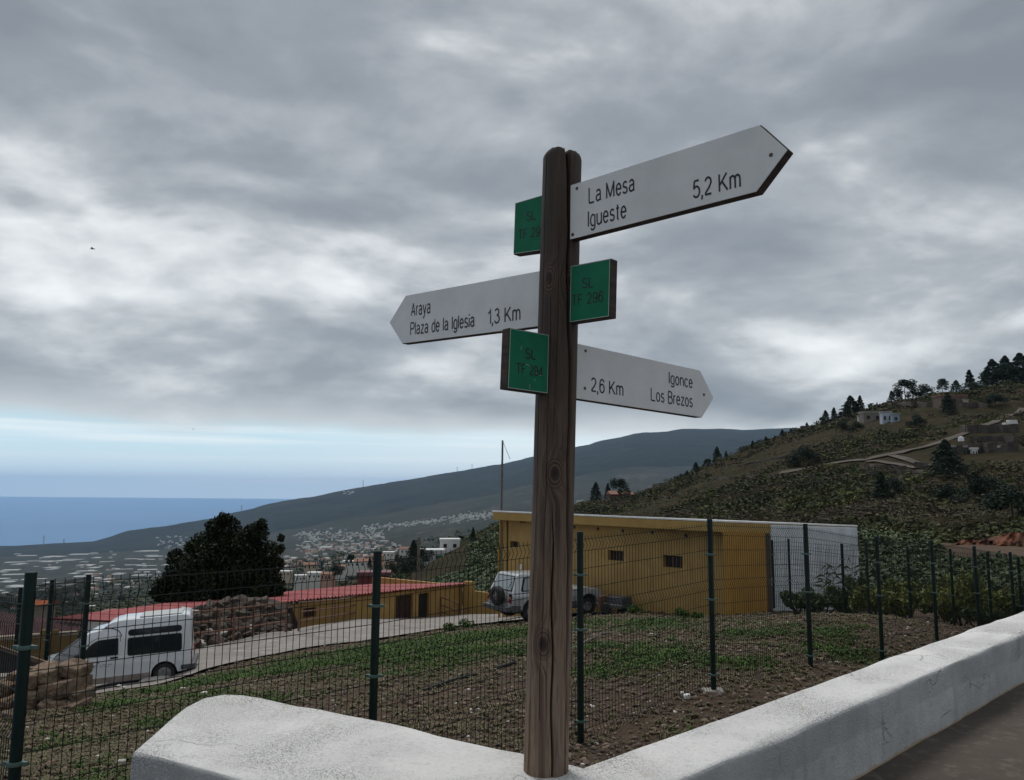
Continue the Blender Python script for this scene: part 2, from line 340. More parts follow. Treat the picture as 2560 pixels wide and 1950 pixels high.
def hull_rock(seed, n=14, bev=.0, box=.3, rough=0):
    bm = bmesh.new(); r = random.Random(seed)
    for i in range(n):
        v = Vector((r.gauss(0, 1), r.gauss(0, 1), r.gauss(0, 1))).normalized(); m = max(abs(v.x), abs(v.y), abs(v.z)); v = v*(1-box)+v*(box/m)*.85
        bm.verts.new(v*r.uniform(.85, 1.05))
    res = bmesh.ops.convex_hull(bm, input=bm.verts)
    junk = list({e for e in res['geom_interior']+res['geom_unused'] if isinstance(e, bmesh.types.BMVert) and e.is_valid})
    if junk: bmesh.ops.delete(bm, geom=junk, context='VERTS')
    if bev: bmesh.ops.bevel(bm, geom=bm.edges[:], offset=bev, segments=2, affect='EDGES', profile=.6, clamp_overlap=True)
    if rough:
        bmesh.ops.triangulate(bm, faces=bm.faces); bmesh.ops.subdivide_edges(bm, edges=[e for e in bm.edges if e.calc_length() > .25], cuts=1); bmesh.ops.triangulate(bm, faces=bm.faces)
        bmesh.ops.subdivide_edges(bm, edges=[e for e in bm.edges if e.calc_length() > .2], cuts=1); bmesh.ops.triangulate(bm, faces=bm.faces)
        for v in bm.verts: v.co *= 1+rough*float(fbm(v.co.x*2.2+seed*3.1+v.co.z*1.9, v.co.y*2.2-v.co.z*1.3+seed, 4))
    V = [v.co[:] for v in bm.verts]; Fc = [[q.index for q in f.verts] for f in bm.faces]; bm.free(); return V, Fc
def rock_base(seed, sub=1, rough=.25, box=0.):
    bm = bmesh.new(); bmesh.ops.create_icosphere(bm, subdivisions=sub, radius=1); r = random.Random(seed)
    for v in bm.verts:
        c = v.co.copy()
        if box: m = max(abs(c.x), abs(c.y), abs(c.z)); c = c*(1-box)+c*(box/m)*.9
        v.co = c*(1+r.uniform(-rough, rough))
    V = [v.co[:] for v in bm.verts]; Fc = [[q.index for q in f.verts] for f in bm.faces]; bm.free(); return V, Fc
# ------------------------------------------------------------------ materials
def M(name, c1, c2=None, scale=4, rough=.8, bump=0, bscale=None, stretch=(1, 1, 1), c3=None, s3=20, f3=(.55, .7), metallic=0, detail=6, f=(.35, .65), bdist=.01, spec=.4, island=0, coat=0):
    m = bpy.data.materials.new(name); m.use_nodes = True; t = NT(m.node_tree); b = t.n['Principled BSDF']
    tc = t.node('ShaderNodeTexCoord').outputs['Object']
    mp = t.node('ShaderNodeMapping', ins={0: tc}); mp.inputs['Scale'].default_value = stretch; v = mp.outputs[0]
    col = None
    if c2 is not None:
        n = t.noise(v, scale, detail, .6); col = t.mix(t.map(n, *f), c1, c2)
    if c3 is not None:
        n = t.noise(v, s3, 5, .6); col = t.mix(t.map(n, *f3), col if col is not None else c1, c3)
    if island:
        g = t.node('ShaderNodeNewGeometry').outputs['Random Per Island']
        base = col if col is not None else None
        fac = t.map(g, 0, 1, 1-island, 1+island)
        hs = t.node('ShaderNodeHueSaturation', ins={'Value': fac}); hs.inputs['Fac'].default_value = 1
        if base is None: hs.inputs['Color'].default_value = (*c1, 1)
        else: t.l.new(base, hs.inputs['Color'])
        col = hs.outputs[0]
    if col is None: b.inputs['Base Color'].default_value = (*c1, 1)
    else: t.l.new(col, b.inputs['Base Color'])
    b.inputs['Roughness'].default_value = rough; b.inputs['Metallic'].default_value = metallic
    b.inputs['Specular IOR Level'].default_value = spec
    if coat: b.inputs['Coat Weight'].default_value = coat
    if bump:
        n = t.noise(v, bscale or scale*4, 6, .65)
        bp = t.node('ShaderNodeBump', ins={'Height': n}); bp.inputs['Strength'].default_value = bump; bp.inputs['Distance'].default_value = bdist
        t.l.new(bp.outputs[0], b.inputs['Normal'])
    return m
def glass(name, tint=(.02, .03, .035), rough=.06, alpha=1):
    m = bpy.data.materials.new(name); m.use_nodes = True; b = m.node_tree.nodes['Principled BSDF']
    b.inputs['Base Color'].default_value = (*tint, 1); b.inputs['Roughness'].default_value = rough; b.inputs['Specular IOR Level'].default_value = .6
    if alpha < 1:
        b.inputs['Transmission Weight'].default_value = 1-alpha; b.inputs['IOR'].default_value = 1.1
    return m
m_white_face = M('sign face white', (.72, .72, .705), (.64, .64, .63), 6, .5, c3=(.50, .51, .50), s3=60, f3=(.70, .78), bump=.05, bscale=40)
m_green_face = M('sign face green', (.006, .165, .082), (.005, .13, .066), 9, .6, spec=.2, c3=(.05, .30, .2), s3=70, f3=(.70, .76))
m_green_edge = M('plate edge pale', (.45, .5, .46), rough=.5)
m_ink = M('sign lettering', (.018, .018, .028), rough=.5)
m_ink_g = M('plate lettering', (.002, .008, .006), rough=.5)
m_screw = M('screw zinc', (.16, .15, .13), (.08, .05, .03), 60, .45, metallic=.8)
m_board = M('sign board wood', (.075, .052, .038), (.03, .022, .018), 9, .8, bump=.6, bscale=30, stretch=(1, 1, 6))
m_soil = None
m_white_paint = None
m_asph = M('street surface', (.075, .058, .045), (.052, .040, .032), 1.3, .9, c3=(.125, .105, .085), s3=14, f3=(.52, .75), bump=.5, bscale=90, bdist=.006)
m_conc = M('yard concrete', (.25, .225, .205), (.17, .15, .135), .5, .9, c3=(.33, .31, .285), s3=2.2, f3=(.5, .75), bump=.3, bscale=30)
m_kerb = M('concrete edging', (.32, .30, .27), (.20, .18, .16), 2, .9, bump=.3)
m_green_metal = M('green coated post', (.004, .018, .014), (.003, .011, .010), 4, .5, spec=.25)
m_wire = M('green coated wire', (.004, .010, .008), rough=.6, spec=.2)
m_clamp = M('grey green clamp', (.07, .12, .105), rough=.45)
m_yellow = M('ochre render', (.37, .24, .085), (.31, .195, .065), .7, .9, c3=(.42, .29, .11), s3=3, f3=(.55, .8), bump=.3, bscale=25)
m_yellow2 = M('deeper ochre render', (.37, .20, .040), (.31, .165, .032), .9, .9, bump=.3, bscale=25)
m_yellow3 = M('faded ochre render', (.40, .26, .085), (.31, .195, .06), .8, .9, bump=.3, bscale=25)
m_whitewall = M('rough whitewashed wall', (.62, .66, .68), (.50, .54, .56), 1.2, .9, c3=(.34, .36, .36), s3=4, f3=(.60, .85), bump=.9, bscale=14, bdist=.03)
m_roofwhite = M('white roof paint', (.78, .79, .78), (.66, .66, .64), 2, .7)
m_redroof = M('red roof sheet', (.36, .075, .075), (.27, .055, .06), .6, .7, c3=(.43, .17, .16), s3=2.5, f3=(.5, .8))
m_maroon = M('maroon roof sheet', (.17, .065, .07), (.12, .05, .055), .8, .7, c3=(.22, .12, .12), s3=3, f3=(.5, .8))
m_tile = M('terracotta roof', (.24, .11, .07), (.18, .085, .055), 2, .8)
m_orange = M('orange roof tiles', (.55, .14, .04), (.42, .11, .035), 3, .8)
m_dark = M('dark opening', (.010, .009, .009), rough=.6)
m_brownwood = M('brown shutters', (.055, .026, .018), (.03, .016, .012), 6, .7)
m_rust = M('rusty brown rail', (.20, .10, .06), (.12, .06, .04), 12, .7)
m_rock_t = M('tan boulder stone', (.21, .145, .098), (.12, .082, .058), 2.6, .95, c3=(.30, .215, .145), s3=9, f3=(.50, .72), bump=1, bscale=9, bdist=.07)
m_rock_b = M('brown lava stone', (.085, .062, .048), (.045, .034, .029), 3, .9, c3=(.16, .13, .11), s3=9, f3=(.55, .8), bump=.7, bscale=12, bdist=.04, island=.3)
m_rock_w = M('pale stone', (.45, .43, .40), (.30, .28, .25), 3, .9)
m_stone = M('ground stones', (.19, .140, .105), (.11, .082, .062), 5, .95, island=.5, bump=.5, bscale=40)
m_stonew = M('pale ground stones', (.62, .58, .52), (.42, .38, .33), 5, .95, island=.3)
m_weed = M('weeds', (.075, .135, .022), (.042, .080, .014), 1.6, .8, c3=(.13, .135, .035), s3=5, f3=(.6, .8), island=.35)
m_dry = M('dry weeds', (.14, .115, .06), (.085, .080, .035), 2, .8, island=.35)
m_leaf_dark = M('dark broad leaves', (.010, .018, .006), (.006, .011, .004), 1.2, .7, c3=(.030, .042, .012), s3=.9, f3=(.55, .7), island=.6, spec=.15)
m_pine = M('pine needles', (.020, .036, .020), (.013, .025, .015), 1, .8, island=.4)
m_trunk = M('bark', (.06, .042, .03), (.035, .026, .02), 5, .9, bump=.6)
m_bush = M('bush leaves', (.050, .078, .022), (.030, .052, .016), .8, .7, c3=(.085, .085, .028), s3=2.5, f3=(.55, .75), island=.4)
m_bush_y = M('yellow green bush leaves', (.17, .18, .035), (.075, .10, .022), 1.5, .7, island=.4)
m_scrub = M('hillside scrub', (.050, .056, .021), (.024, .030, .012), .05, .95, c3=(.095, .095, .033), s3=.12, f3=(.5, .65), island=.45)
m_scrub2 = M('brown scrub', (.080, .066, .040), (.050, .042, .026), .07, .9, island=.4)
m_redearth = M('red earth bank', (.17, .060, .028), (.085, .034, .018), .25, .95, c3=(.05, .025, .015), s3=.8, f3=(.5, .7), bump=.9, bscale=2, bdist=.3)
m_house_w = M('white house walls', (.64, .63, .60), (.52, .50, .47), .05, .85, island=.12)
m_house_c = M('cream house walls', (.50, .42, .31), (.42, .35, .27), .05, .85, island=.15)
m_house_p = M('salmon house walls', (.42, .25, .19), rough=.85)
m_green_h = M('greenhouse cloth', (.36, .36, .345), (.22, .225, .215), .02, .7, island=.15)
m_van = M('white van paint', (.66, .69, .72), (.60, .63, .66), 2, .28, coat=.4, c3=(.47, .44, .40), s3=3, f3=(.62, .9))
m_vandirt = M('dusty sill paint', (.30, .26, .23), (.20, .17, .15), 5, .7)
m_silver = M('silver car paint', (.42, .44, .46), (.37, .385, .40), 2, .3, metallic=.3, coat=.4)
m_jeeplow = M('grey lower body', (.085, .09, .10), (.06, .06, .065), 5, .5)
m_rubber = M('black rubber', (.013, .013, .014), rough=.8)
m_tyre = M('tyre', (.018, .017, .017), (.035, .032, .03), 12, .85)
m_rim = M('wheel rim', (.30, .30, .31), (.16, .14, .12), 9, .5, metallic=.4)
m_glass = glass('car glass', (.015, .02, .024))
m_glassb = glass('pale reflecting glass', (.24, .29, .30), .15)  # pale tint puts the reflection into the glass colour
m_redlamp = M('red tail lamp', (.30, .012, .012), rough=.25)
m_amber = M('amber lamp', (.5, .2, .12), rough=.25)
m_plate_white = M('number plate', (.55, .56, .55), rough=.4)
m_path = M('dirt track', (.095, .078, .062), (.060, .050, .040), .2, .95)
m_terr = M('dry stone terrace wall', (.10, .082, .066), (.055, .045, .038), .6, .95, bump=.9, bscale=2, bdist=.3)
m_pole = M('weathered pole', (.16, .135, .11), (.10, .085, .07), 3, .85)

def stain(m, strength=.55, dark=(.12, .08, .04)):
    t = NT(m.node_tree); b = t.n['Principled BSDF']; l = b.inputs['Base Color'].links[0].from_socket; v = t.node('ShaderNodeTexCoord').outputs['Object']
    mp = t.node('ShaderNodeMapping', ins={0: v}); mp.inputs['Scale'].default_value = (1, 1, .12)
    f = t.math('MULTIPLY', t.map(t.noise(mp.outputs[0], 3.2, 5, .65), .50, .72), t.map(t.noise(v, .35, 3, .5), .38, .62))
    b2 = t.mix(t.math('MULTIPLY', f, strength), l, dark)
    g = t.map(t.noise(v, 9, 5, .7), .58, .72, 0, .25); t.l.new(t.mix(g, b2, (.5, .36, .18)), b.inputs['Base Color'])
for _m in (m_yellow, m_yellow2, m_yellow3): stain(_m)
stain(m_whitewall, .6, (.2, .2, .18)); stain(m_roofwhite, .5, (.3, .28, .25))
def mat_whitewash():
    m = bpy.data.materials.new('whitewashed wall'); m.use_nodes = True; t = NT(m.node_tree); b = t.n['Principled BSDF']
    v = t.node('ShaderNodeTexCoord').outputs['Object']
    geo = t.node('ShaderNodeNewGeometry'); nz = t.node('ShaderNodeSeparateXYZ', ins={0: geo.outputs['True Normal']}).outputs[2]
    n1 = t.noise(v, 2.2, 5, .6); col = t.mix(t.map(n1, .35, .7), (.86, .85, .825), (.76, .75, .73))
    # grime sitting in the pits of the plaster, in patches
    n2 = t.noise(v, 150, 3, .6); n3 = t.noise(v, 1.7, 3, .5, .3)
    pit = t.map(n2, .53, .62); patch = t.map(n3, .40, .72)
    col = t.mix(t.math('MULTIPLY', t.math('MULTIPLY', pit, patch), .9), col, (.14, .13, .11))
    n5 = t.noise(v, 38, 4, .7); col = t.mix(t.math('MULTIPLY', t.map(n5, .52, .66), .34), col, (.45, .44, .42))
    n4 = t.noise(v, 5, 4, .6); col = t.mix(t.math('MULTIPLY', t.map(n4, .66, .74), .3), col, (.50, .38, .27))
    vc = t.node('ShaderNodeTexVoronoi', feature='DISTANCE_TO_EDGE'); wv = t.node('ShaderNodeVectorMath', operation='ADD', ins={0: v})
    nn = t.node('ShaderNodeTexNoise', ins={'Vector': v, 'Scale': 3.0, 'Detail': 5.0}); sc_n = t.node('ShaderNodeVectorMath', operation='SCALE', ins={0: nn.outputs[1]}); sc_n.inputs['Scale'].default_value = .6; t.l.new(sc_n.outputs[0], wv.inputs[1])
    t.l.new(wv.outputs[0], vc.inputs['Vector']); vc.inputs['Scale'].default_value = 1.1
    crack = t.math('MULTIPLY', t.map(vc.outputs['Distance'], .001, .006, 1, 0), t.map(t.noise(v, 1.3, 2, .5), .50, .60))
    # upright faces have their shade mixed in as grey; bare grey render low down
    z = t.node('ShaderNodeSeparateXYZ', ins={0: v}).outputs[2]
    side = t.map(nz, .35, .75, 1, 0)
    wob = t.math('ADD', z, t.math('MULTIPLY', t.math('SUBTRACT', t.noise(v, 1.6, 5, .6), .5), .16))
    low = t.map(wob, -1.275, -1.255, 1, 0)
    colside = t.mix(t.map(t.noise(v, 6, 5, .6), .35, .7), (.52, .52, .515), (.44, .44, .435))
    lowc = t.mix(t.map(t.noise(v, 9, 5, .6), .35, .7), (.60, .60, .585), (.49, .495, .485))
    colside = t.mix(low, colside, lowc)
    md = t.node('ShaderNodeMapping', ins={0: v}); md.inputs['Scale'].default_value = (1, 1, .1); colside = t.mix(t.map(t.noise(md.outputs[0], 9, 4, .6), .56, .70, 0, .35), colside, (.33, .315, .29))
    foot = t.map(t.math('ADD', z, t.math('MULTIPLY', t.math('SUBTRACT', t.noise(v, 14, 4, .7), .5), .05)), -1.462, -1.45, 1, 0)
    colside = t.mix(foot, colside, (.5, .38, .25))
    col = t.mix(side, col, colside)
    col = t.mix(t.math('MULTIPLY', crack, .6), col, (.20, .185, .165))
    t.l.new(col, b.inputs['Base Color']); b.inputs['Roughness'].default_value = .85
    h = t.math('ADD', t.math('MULTIPLY', t.noise(v, 60, 6, .75), 1), t.math('MULTIPLY', t.noise(v, 7, 4, .5), .9))
    h = t.math('ADD', h, t.math('MULTIPLY', low, .12)); h = t.math('SUBTRACT', h, t.math('MULTIPLY', crack, .5)); h = t.math('SUBTRACT', h, t.math('MULTIPLY', t.math('MULTIPLY', pit, patch), .5))
    bp = t.node('ShaderNodeBump', ins={'Height': h}); bp.inputs['Strength'].default_value = 1; bp.inputs['Distance'].default_value = .016
    t.l.new(bp.outputs[0], b.inputs['Normal'])
    return m
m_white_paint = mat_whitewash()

ZT_ = -1.10
def mat_post():
    m = bpy.data.materials.new('weathered post wood'); m.use_nodes = True; t = NT(m.node_tree); b = t.n['Principled BSDF']
    v = t.node('ShaderNodeTexCoord').outputs['Object']
    # knots bend the grain
    dist = None
    _kr = Vector((Pz(1367, 1942, ZT_)[0], Pz(1367, 1942, ZT_)[1]+.085, ZT_-.02)); knots = [tuple(Vector(P(a, b, _kr.y-.083))-_kr) for a, b in ((1370, 694), (1387, 1184), (1358, 1610), (1424, 702))]
    kd = None
    for k in knots:
        mp = t.node('ShaderNodeMapping', ins={0: v}); mp.inputs['Location'].default_value = (-k[0], -k[1], -k[2]*.62); mp.inputs['Scale'].default_value = (1, 1, .62)
        L = t.node('ShaderNodeVectorMath', operation='LENGTH', ins={0: mp.outputs[0]}).outputs['Value']
        kd = L if kd is None else t.math('MINIMUM', kd, L)
    near = t.map(kd, .012, .085, 1, 0, True)
    s1 = t.node('ShaderNodeMapping', ins={0: v}); s1.inputs['Scale'].default_value = (1, 1, .045)
    sh = t.node('ShaderNodeVectorMath', operation='ADD', ins={0: s1.outputs[0]})
    cmb = t.node('ShaderNodeCombineXYZ', ins={0: t.math('MULTIPLY', near, .035), 1: 0.0, 2: 0.0}); t.l.new(cmb.outputs[0], sh.inputs[1])
    n1 = t.noise(sh.outputs[0], 26, 6, .6, .3); n2 = t.noise(sh.outputs[0], 75, 4, .6, .1)
    col = t.ramp(n1, [(.3, (.045, .028, .020)), (.45, (.135, .085, .055)), (.54, (.215, .152, .108)), (.60, (.115, .064, .038)), (.7, (.165, .108, .070))])
    col = t.mix(t.map(n2, .60, .72, 0, .75), col, (.018, .013, .011))
    z = t.node('ShaderNodeSeparateXYZ', ins={0: v}).outputs[2]
    big = t.noise(v, 2.2, 3, .5)
    wet_shade = t.map(t.math('ADD', z, t.math('MULTIPLY', big, .9)), .8, 2.2, 0, .85)  # darker towards the top: moist wood plus shading put into the colour
    col = t.mix(wet_shade, col, t.mix(n1, (.022, .016, .013), (.050, .034, .025)))
    rings = t.math('SINE', t.math('MULTIPLY', kd, 620))
    rc = t.mix(t.map(rings, -.4, .8), (.035, .018, .013), (.12, .075, .052))
    col = t.mix(t.map(kd, .030, .048, .8, 0, True), col, rc)
    col = t.mix(t.map(kd, .012, .019, 1, 0, True), col, (.022, .012, .010))
    t.l.new(col, b.inputs['Base Color']); b.inputs['Roughness'].default_value = .8
    h = t.math('ADD', n1, t.math('MULTIPLY', t.map(n2, .52, .66, 1, 0), .9))
    bp = t.node('ShaderNodeBump', ins={'Height': h}); bp.inputs['Strength'].default_value = .7; bp.inputs['Distance'].default_value = .004
    t.l.new(bp.outputs[0], b.inputs['Normal'])
    return m
m_post = mat_post()

def mat_ground():
    m = bpy.data.materials.new('lot soil'); m.use_nodes = True; t = NT(m.node_tree); b = t.n['Principled BSDF']
    v = t.node('ShaderNodeTexCoord').outputs['Object']
    veg = t.node('ShaderNodeAttribute', attribute_name='veg').outputs['Fac']
    n1 = t.noise(v, .6, 6, .6); n2 = t.noise(v, 7, 6, .7); n3 = t.noise(v, 38, 4, .7)
    col = t.mix(t.map(n1, .35, .65), (.115, .078, .054), (.082, .058, .043))
    col = t.mix(t.map(n2, .50, .72), col, (.175, .125, .088))
    col = t.mix(t.map(n3, .62, .74, 0, .8), col, (.26, .22, .175))
    col = t.mix(t.map(n3, .42, .30, 0, .7), col, (.025, .018, .014))
    g = t.mix(t.map(n2, .35, .65), (.042, .058, .020), (.085, .080, .036))
    col = t.mix(t.map(t.math('ADD', veg, t.math('MULTIPLY', t.math('SUBTRACT', n2, .5), 1.2)), .35, .75, 0, .9), col, g)
    t.l.new(col, b.inputs['Base Color']); b.inputs['Roughness'].default_value = .95; b.inputs['Specular IOR Level'].default_value = .15
    h = t.math('ADD', t.math('MULTIPLY', n2, 1.5), n3)
    bp = t.node('ShaderNodeBump', ins={'Height': h}); bp.inputs['Strength'].default_value = 1; bp.inputs['Distance'].default_value = .05
    t.l.new(bp.outputs[0], b.inputs['Normal'])
    return m
m_soil = mat_ground()
def mat_far(name, a, bb, c, s1, s2, s3, cf=(.55, .7), bump=0, bd=1, stretch=(1, 1, 1)):
    m = bpy.data.materials.new(name); m.use_nodes = True; t = NT(m.node_tree); b = t.n['Principled BSDF']
    v = t.node('ShaderNodeTexCoord').outputs['Object']
    mp = t.node('ShaderNodeMapping', ins={0: v}); mp.inputs['Scale'].default_value = stretch; v = mp.outputs[0]
    col = t.mix(t.map(t.noise(v, s1, 6, .65), .38, .62), a, bb)
    col = t.mix(t.map(t.noise(v, s2, 6, .7), *cf), col, c)
    n3 = t.noise(v, s3, 5, .7); col = t.mix(t.map(n3, .3, .7, .35, 0), col, (.018, .018, .014))
    t.l.new(col, b.inputs['Base Color']); b.inputs['Roughness'].default_value = 1; b.inputs['Specular IOR Level'].default_value = .05
    if bump:
        bp = t.node('ShaderNodeBump', ins={'Height': n3}); bp.inputs['Strength'].default_value = bump; bp.inputs['Distance'].default_value = bd
        t.l.new(bp.outputs[0], b.inputs['Normal'])
    return m
m_hill = mat_far('hillside soil and scrub', (.044, .044, .022), (.082, .066, .040), (.088, .056, .036), .09, .22, 2.5, (.54, .66), .8, 1.5)
m_valley = mat_far('valley fields', (.030, .036, .028), (.050, .050, .042), (.090, .082, .075), .0022, .006, .03, (.56, .68), 0, 1, (1, .45, 1))
m_mount = mat_far('mountain slopes', (.017, .021, .020), (.012, .016, .018), (.034, .036, .026), .0007, .0015, .005, (.52, .68), .8, 40)
def mat_sea():
    m = bpy.data.materials.new('sea water'); m.use_nodes = True; t = NT(m.node_tree); b = t.n['Principled BSDF']
    v = t.node('ShaderNodeTexCoord').outputs['Object']
    n = t.noise(v, .00012, 4, .6); t.l.new(t.mix(t.map(n, .35, .65), (.085, .205, .39), (.10, .23, .43)), b.inputs['Base Color'])
    b.inputs['Roughness'].default_value = .55; b.inputs['IOR'].default_value = 1.33; b.inputs['Specular IOR Level'].default_value = .25
    bp = t.node('ShaderNodeBump', ins={'Height': t.noise(v, .02, 6, .7)}); bp.inputs['Strength'].default_value = .8; bp.inputs['Distance'].default_value = 8
    t.l.new(bp.outputs[0], b.inputs['Normal'])
    return m
m_sea = mat_sea()

# ------------------------------------------------------------------ terrain meshes
def grid_mesh(name, ks, ys, mat, **kw):
    KK, YY = np.meshgrid(ks, ys); X = (KK*np.maximum(YY, 3)).ravel(); Y = YY.ravel(); Zv = G(X, Y)
    nk = len(ks); i = np.arange((len(ys)-1)*(nk-1)); r = i//(nk-1); c = i % (nk-1); a = r*nk+c
    F_ = np.stack([a, a+1, a+nk+1, a+nk], 1)
    return arr_mesh(name, np.stack([X, Y, Zv], 1), F_, mat, smooth='all', **kw)
def blob(px, py, r, w):
    q = pg(px, py, noise=False); return (q[0], q[1], r, w)
VEG = [blob(1640, 1640, 1.5, .9), blob(1540, 1625, 1.1, .9), blob(1740, 1645, 1.1, .8), blob(1450, 1560, 2.2, .8), blob(1620, 1560, 2.2, .9), blob(1230, 1590, 3, 1.), blob(1130, 1600, 2.6, 1.),
       blob(1060, 1625, 2.2, .9), blob(980, 1620, 2.2, 1.), blob(900, 1645, 2, 1.), blob(780, 1665, 2, 1.), blob(690, 1680, 1.8, 1.), blob(600, 1695, 1.6, 1.), blob(520, 1705, 1.4, 1.), blob(460, 1715, 1.3, 1.), blob(330, 1760, 1.2, .8),
       blob(1850, 1590, 2, .6), blob(2000, 1585, 2, .7), blob(2080, 1620, .9, .9), blob(2050, 1600, 1, .6), blob(1950, 1615, 1, .5), blob(150, 1850, 1.6, .6), blob(300, 1830, 1.3, .5), blob(480, 1780, 1.3, .4), blob(100, 1930, 1.2, .55), blob(1050, 1650, 1.6, .6), blob(1200, 1640, 1.8, .7), blob(800, 1720, 1.2, .3), blob(1700, 1830, .5, .5)]
def vegf(x, y):
    v = np.zeros(np.shape(x))
    for bx, by, r, w in VEG: v = np.maximum(v, w*np.exp(-((x-bx)**2+(y-by)**2*.6)/(r*r)))
    v = v+.10*(x < 1)+.9*fbm(x*.9, y*.9, 4)*.75-.02
    return np.clip(v, 0, 1)
g = grid_mesh('ground', np.linspace(-1.5, 1.5, 520), np.geomspace(2.2, 62, 330), m_soil, kind='structure')
co = np.empty(len(g.data.vertices)*3); g.data.vertices.foreach_get('co', co); co = co.reshape(-1, 3)
at = g.data.attributes.new('veg', 'FLOAT', 'POINT'); at.data.foreach_set('value', vegf(co[:, 0], co[:, 1]).astype(np.float32))
grid_mesh('hillside', np.linspace(-1.5, 1.5, 420), np.geomspace(62, 900, 300), m_hill, kind='structure')
grid_mesh('valley', np.linspace(-1.5, 1.5, 360), np.geomspace(900, 6200, 160), m_valley, kind='structure')
grid_mesh('mountain', np.linspace(-1.5, 1.5, 600), np.geomspace(6200, 16000, 220), m_mount, kind='structure')
mb = MB(); S_ = 62000
mb.add([(-S_, -S_, -592), (S_, -S_, -592), (S_, S_, -592), (-S_, S_, -592)], [(0, 1, 2, 3)])
build('sea', mb, m_sea, kind='structure')
mb = MB(); mb.add([(-300, 2.6, -2.6), (300, 2.6, -2.6), (300, -400, -2.6), (-300, -400, -2.6)], [(0, 1, 2, 3)])
build('roadside_ground', mb, m_hill, kind='structure')
# ------------------------------------------------------------------ yard road
def strip(A, B, n=14, lift=.05, m=6):
    """sheet between two polylines with the same number of points, draped on the ground"""
    def res(Lp, k):
        Lp = np.array(Lp); t = np.linspace(0, len(Lp)-1, k); i = np.minimum(t.astype(int), len(Lp)-2); f_ = (t-i)[:, None]; return Lp[i]*(1-f_)+Lp[i+1]*f_
    K = (len(A)-1)*m+1; a = res(A, K); b = res(B, K)
    V = []; 
    for i in range(K):
        for j in range(n+1):
            q = a[i]*(1-j/n)+b[i]*(j/n); V.append(q)
    V = np.array(V); z = G(V[:, 0], V[:, 1], False)+lift
    F_ = [(i*(n+1)+j, i*(n+1)+j+1, (i+1)*(n+1)+j+1, (i+1)*(n+1)+j) for i in range(K-1) for j in range(n)]
    mb = MB(); mb.add(np.column_stack([V, z]), F_); return mb
build('yard_road', strip(ROAD_NEAR, ROAD_FAR, 24, .07), m_conc, kind='structure', smooth='all')
# ------------------------------------------------------------------ street and low wall
DV = Vector((.716, .698, 0)).normalized(); NV = Vector((-DV.y, DV.x, 0))       # along the long wall, away from the street
ZT = -1.10; ZS = -1.47
Ic = Vector(Pz(1457, 1912, ZT)); fr = Vector(Pz(1694, 1950, ZT))
nF = fr.dot(NV)
outline = [Vector(Pz(px, py, ZT)) for px, py in [(1311, 1878), (1100, 1836), (870, 1787), (750, 1762), (660, 1741), (610, 1735), (560, 1735), (505, 1743), (460, 1764), (415, 1800), (375, 1836), (331, 1874)]]
fl = Vector(Pz(615, 1950, ZT)); dl_ = (fl-outline[-1]).normalized()
# where the front edges of the two arms meet
den = dl_.dot(NV); tt = (nF-fl.dot(NV))/den; Fc = fl+dl_*tt
far = 26
pl = [Ic]+[Ic+DV*s for s in (6, 12, far)]+[fr+DV*s for s in (far, 12, 6, 0)]+[Fc, fl]+outline[::-1]
zb_ = -2.75
def wall_mesh():
    bm = bmesh.new(); top = [bm.verts.new((q.x, q.y, ZT)) for q in pl]
    f0 = bm.faces.new(top)
    r = bmesh.ops.extrude_face_region(bm, geom=[f0]); vs = [e for e in r['geom'] if isinstance(e, bmesh.types.BMVert)]
    for v in vs: v.co.z = zb_
    bmesh.ops.recalc_face_normals(bm, faces=bm.faces)
    es = [e for e in bm.edges if all(abs(v.co.z-ZT) < 1e-4 for v in e.verts)]
    bmesh.ops.bevel(bm, geom=es, offset=.035, segments=4, affect='EDGES', profile=.55)
    bmesh.ops.triangulate(bm, faces=[f for f in bm.faces if len(f.verts) > 4])
    for it in range(5):
        es = [e for e in bm.edges if e.calc_length() > .16 and min(v.co.length for v in e.verts) < 12 and max(v.co.z for v in e.verts) > -1.75]
        if not es: break
        bmesh.ops.subdivide_edges(bm, edges=es, cuts=1)
        bmesh.ops.triangulate(bm, faces=[f for f in bm.faces if len(f.verts) > 4])
    bmesh.ops.triangulate(bm, faces=bm.faces)
    for v in bm.verts:
        x, y, z = v.co
        dn = float(fbm(x*2.3+z*1.7, y*2.3-z, 3)); fine = float(fbm(x*11+z*9, y*11+z*5, 2))
        if z > ZT-.005: v.co.z += .016*dn+.004*fine
        elif z > -2: 
            nrm = v.normal; v.co += Vector((nrm.x, nrm.y, 0))*(.022*dn+.006*fine)
    me = bpy.data.meshes.new('low_wall'); bm.to_mesh(me); bm.free(); return me
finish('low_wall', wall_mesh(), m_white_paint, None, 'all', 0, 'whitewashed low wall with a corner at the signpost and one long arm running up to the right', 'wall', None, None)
mb = MB(); sp = [fl+dl_*(-1.0)-Vector((0, 0, 0)), Fc, fr+DV*40, fr+DV*40-NV*60, Vector((-3, -40, 0)), Vector((-1.9, 0, 0)), outline[-1]+Vector((.05, -.1, 0))]
sp = [Vector((q.x, q.y, ZS)) for q in [outline[-1]+Vector((.06, .05, 0)), Fc+NV*.06, fr+DV*40+NV*.06, fr+DV*40-NV*60, Vector((-3, -40, 0)), Vector((-2.1, 1.5, 0))]]
mb.prism(sp, (0, 0, -1.4)); build('street', mb, m_asph, kind='structure')
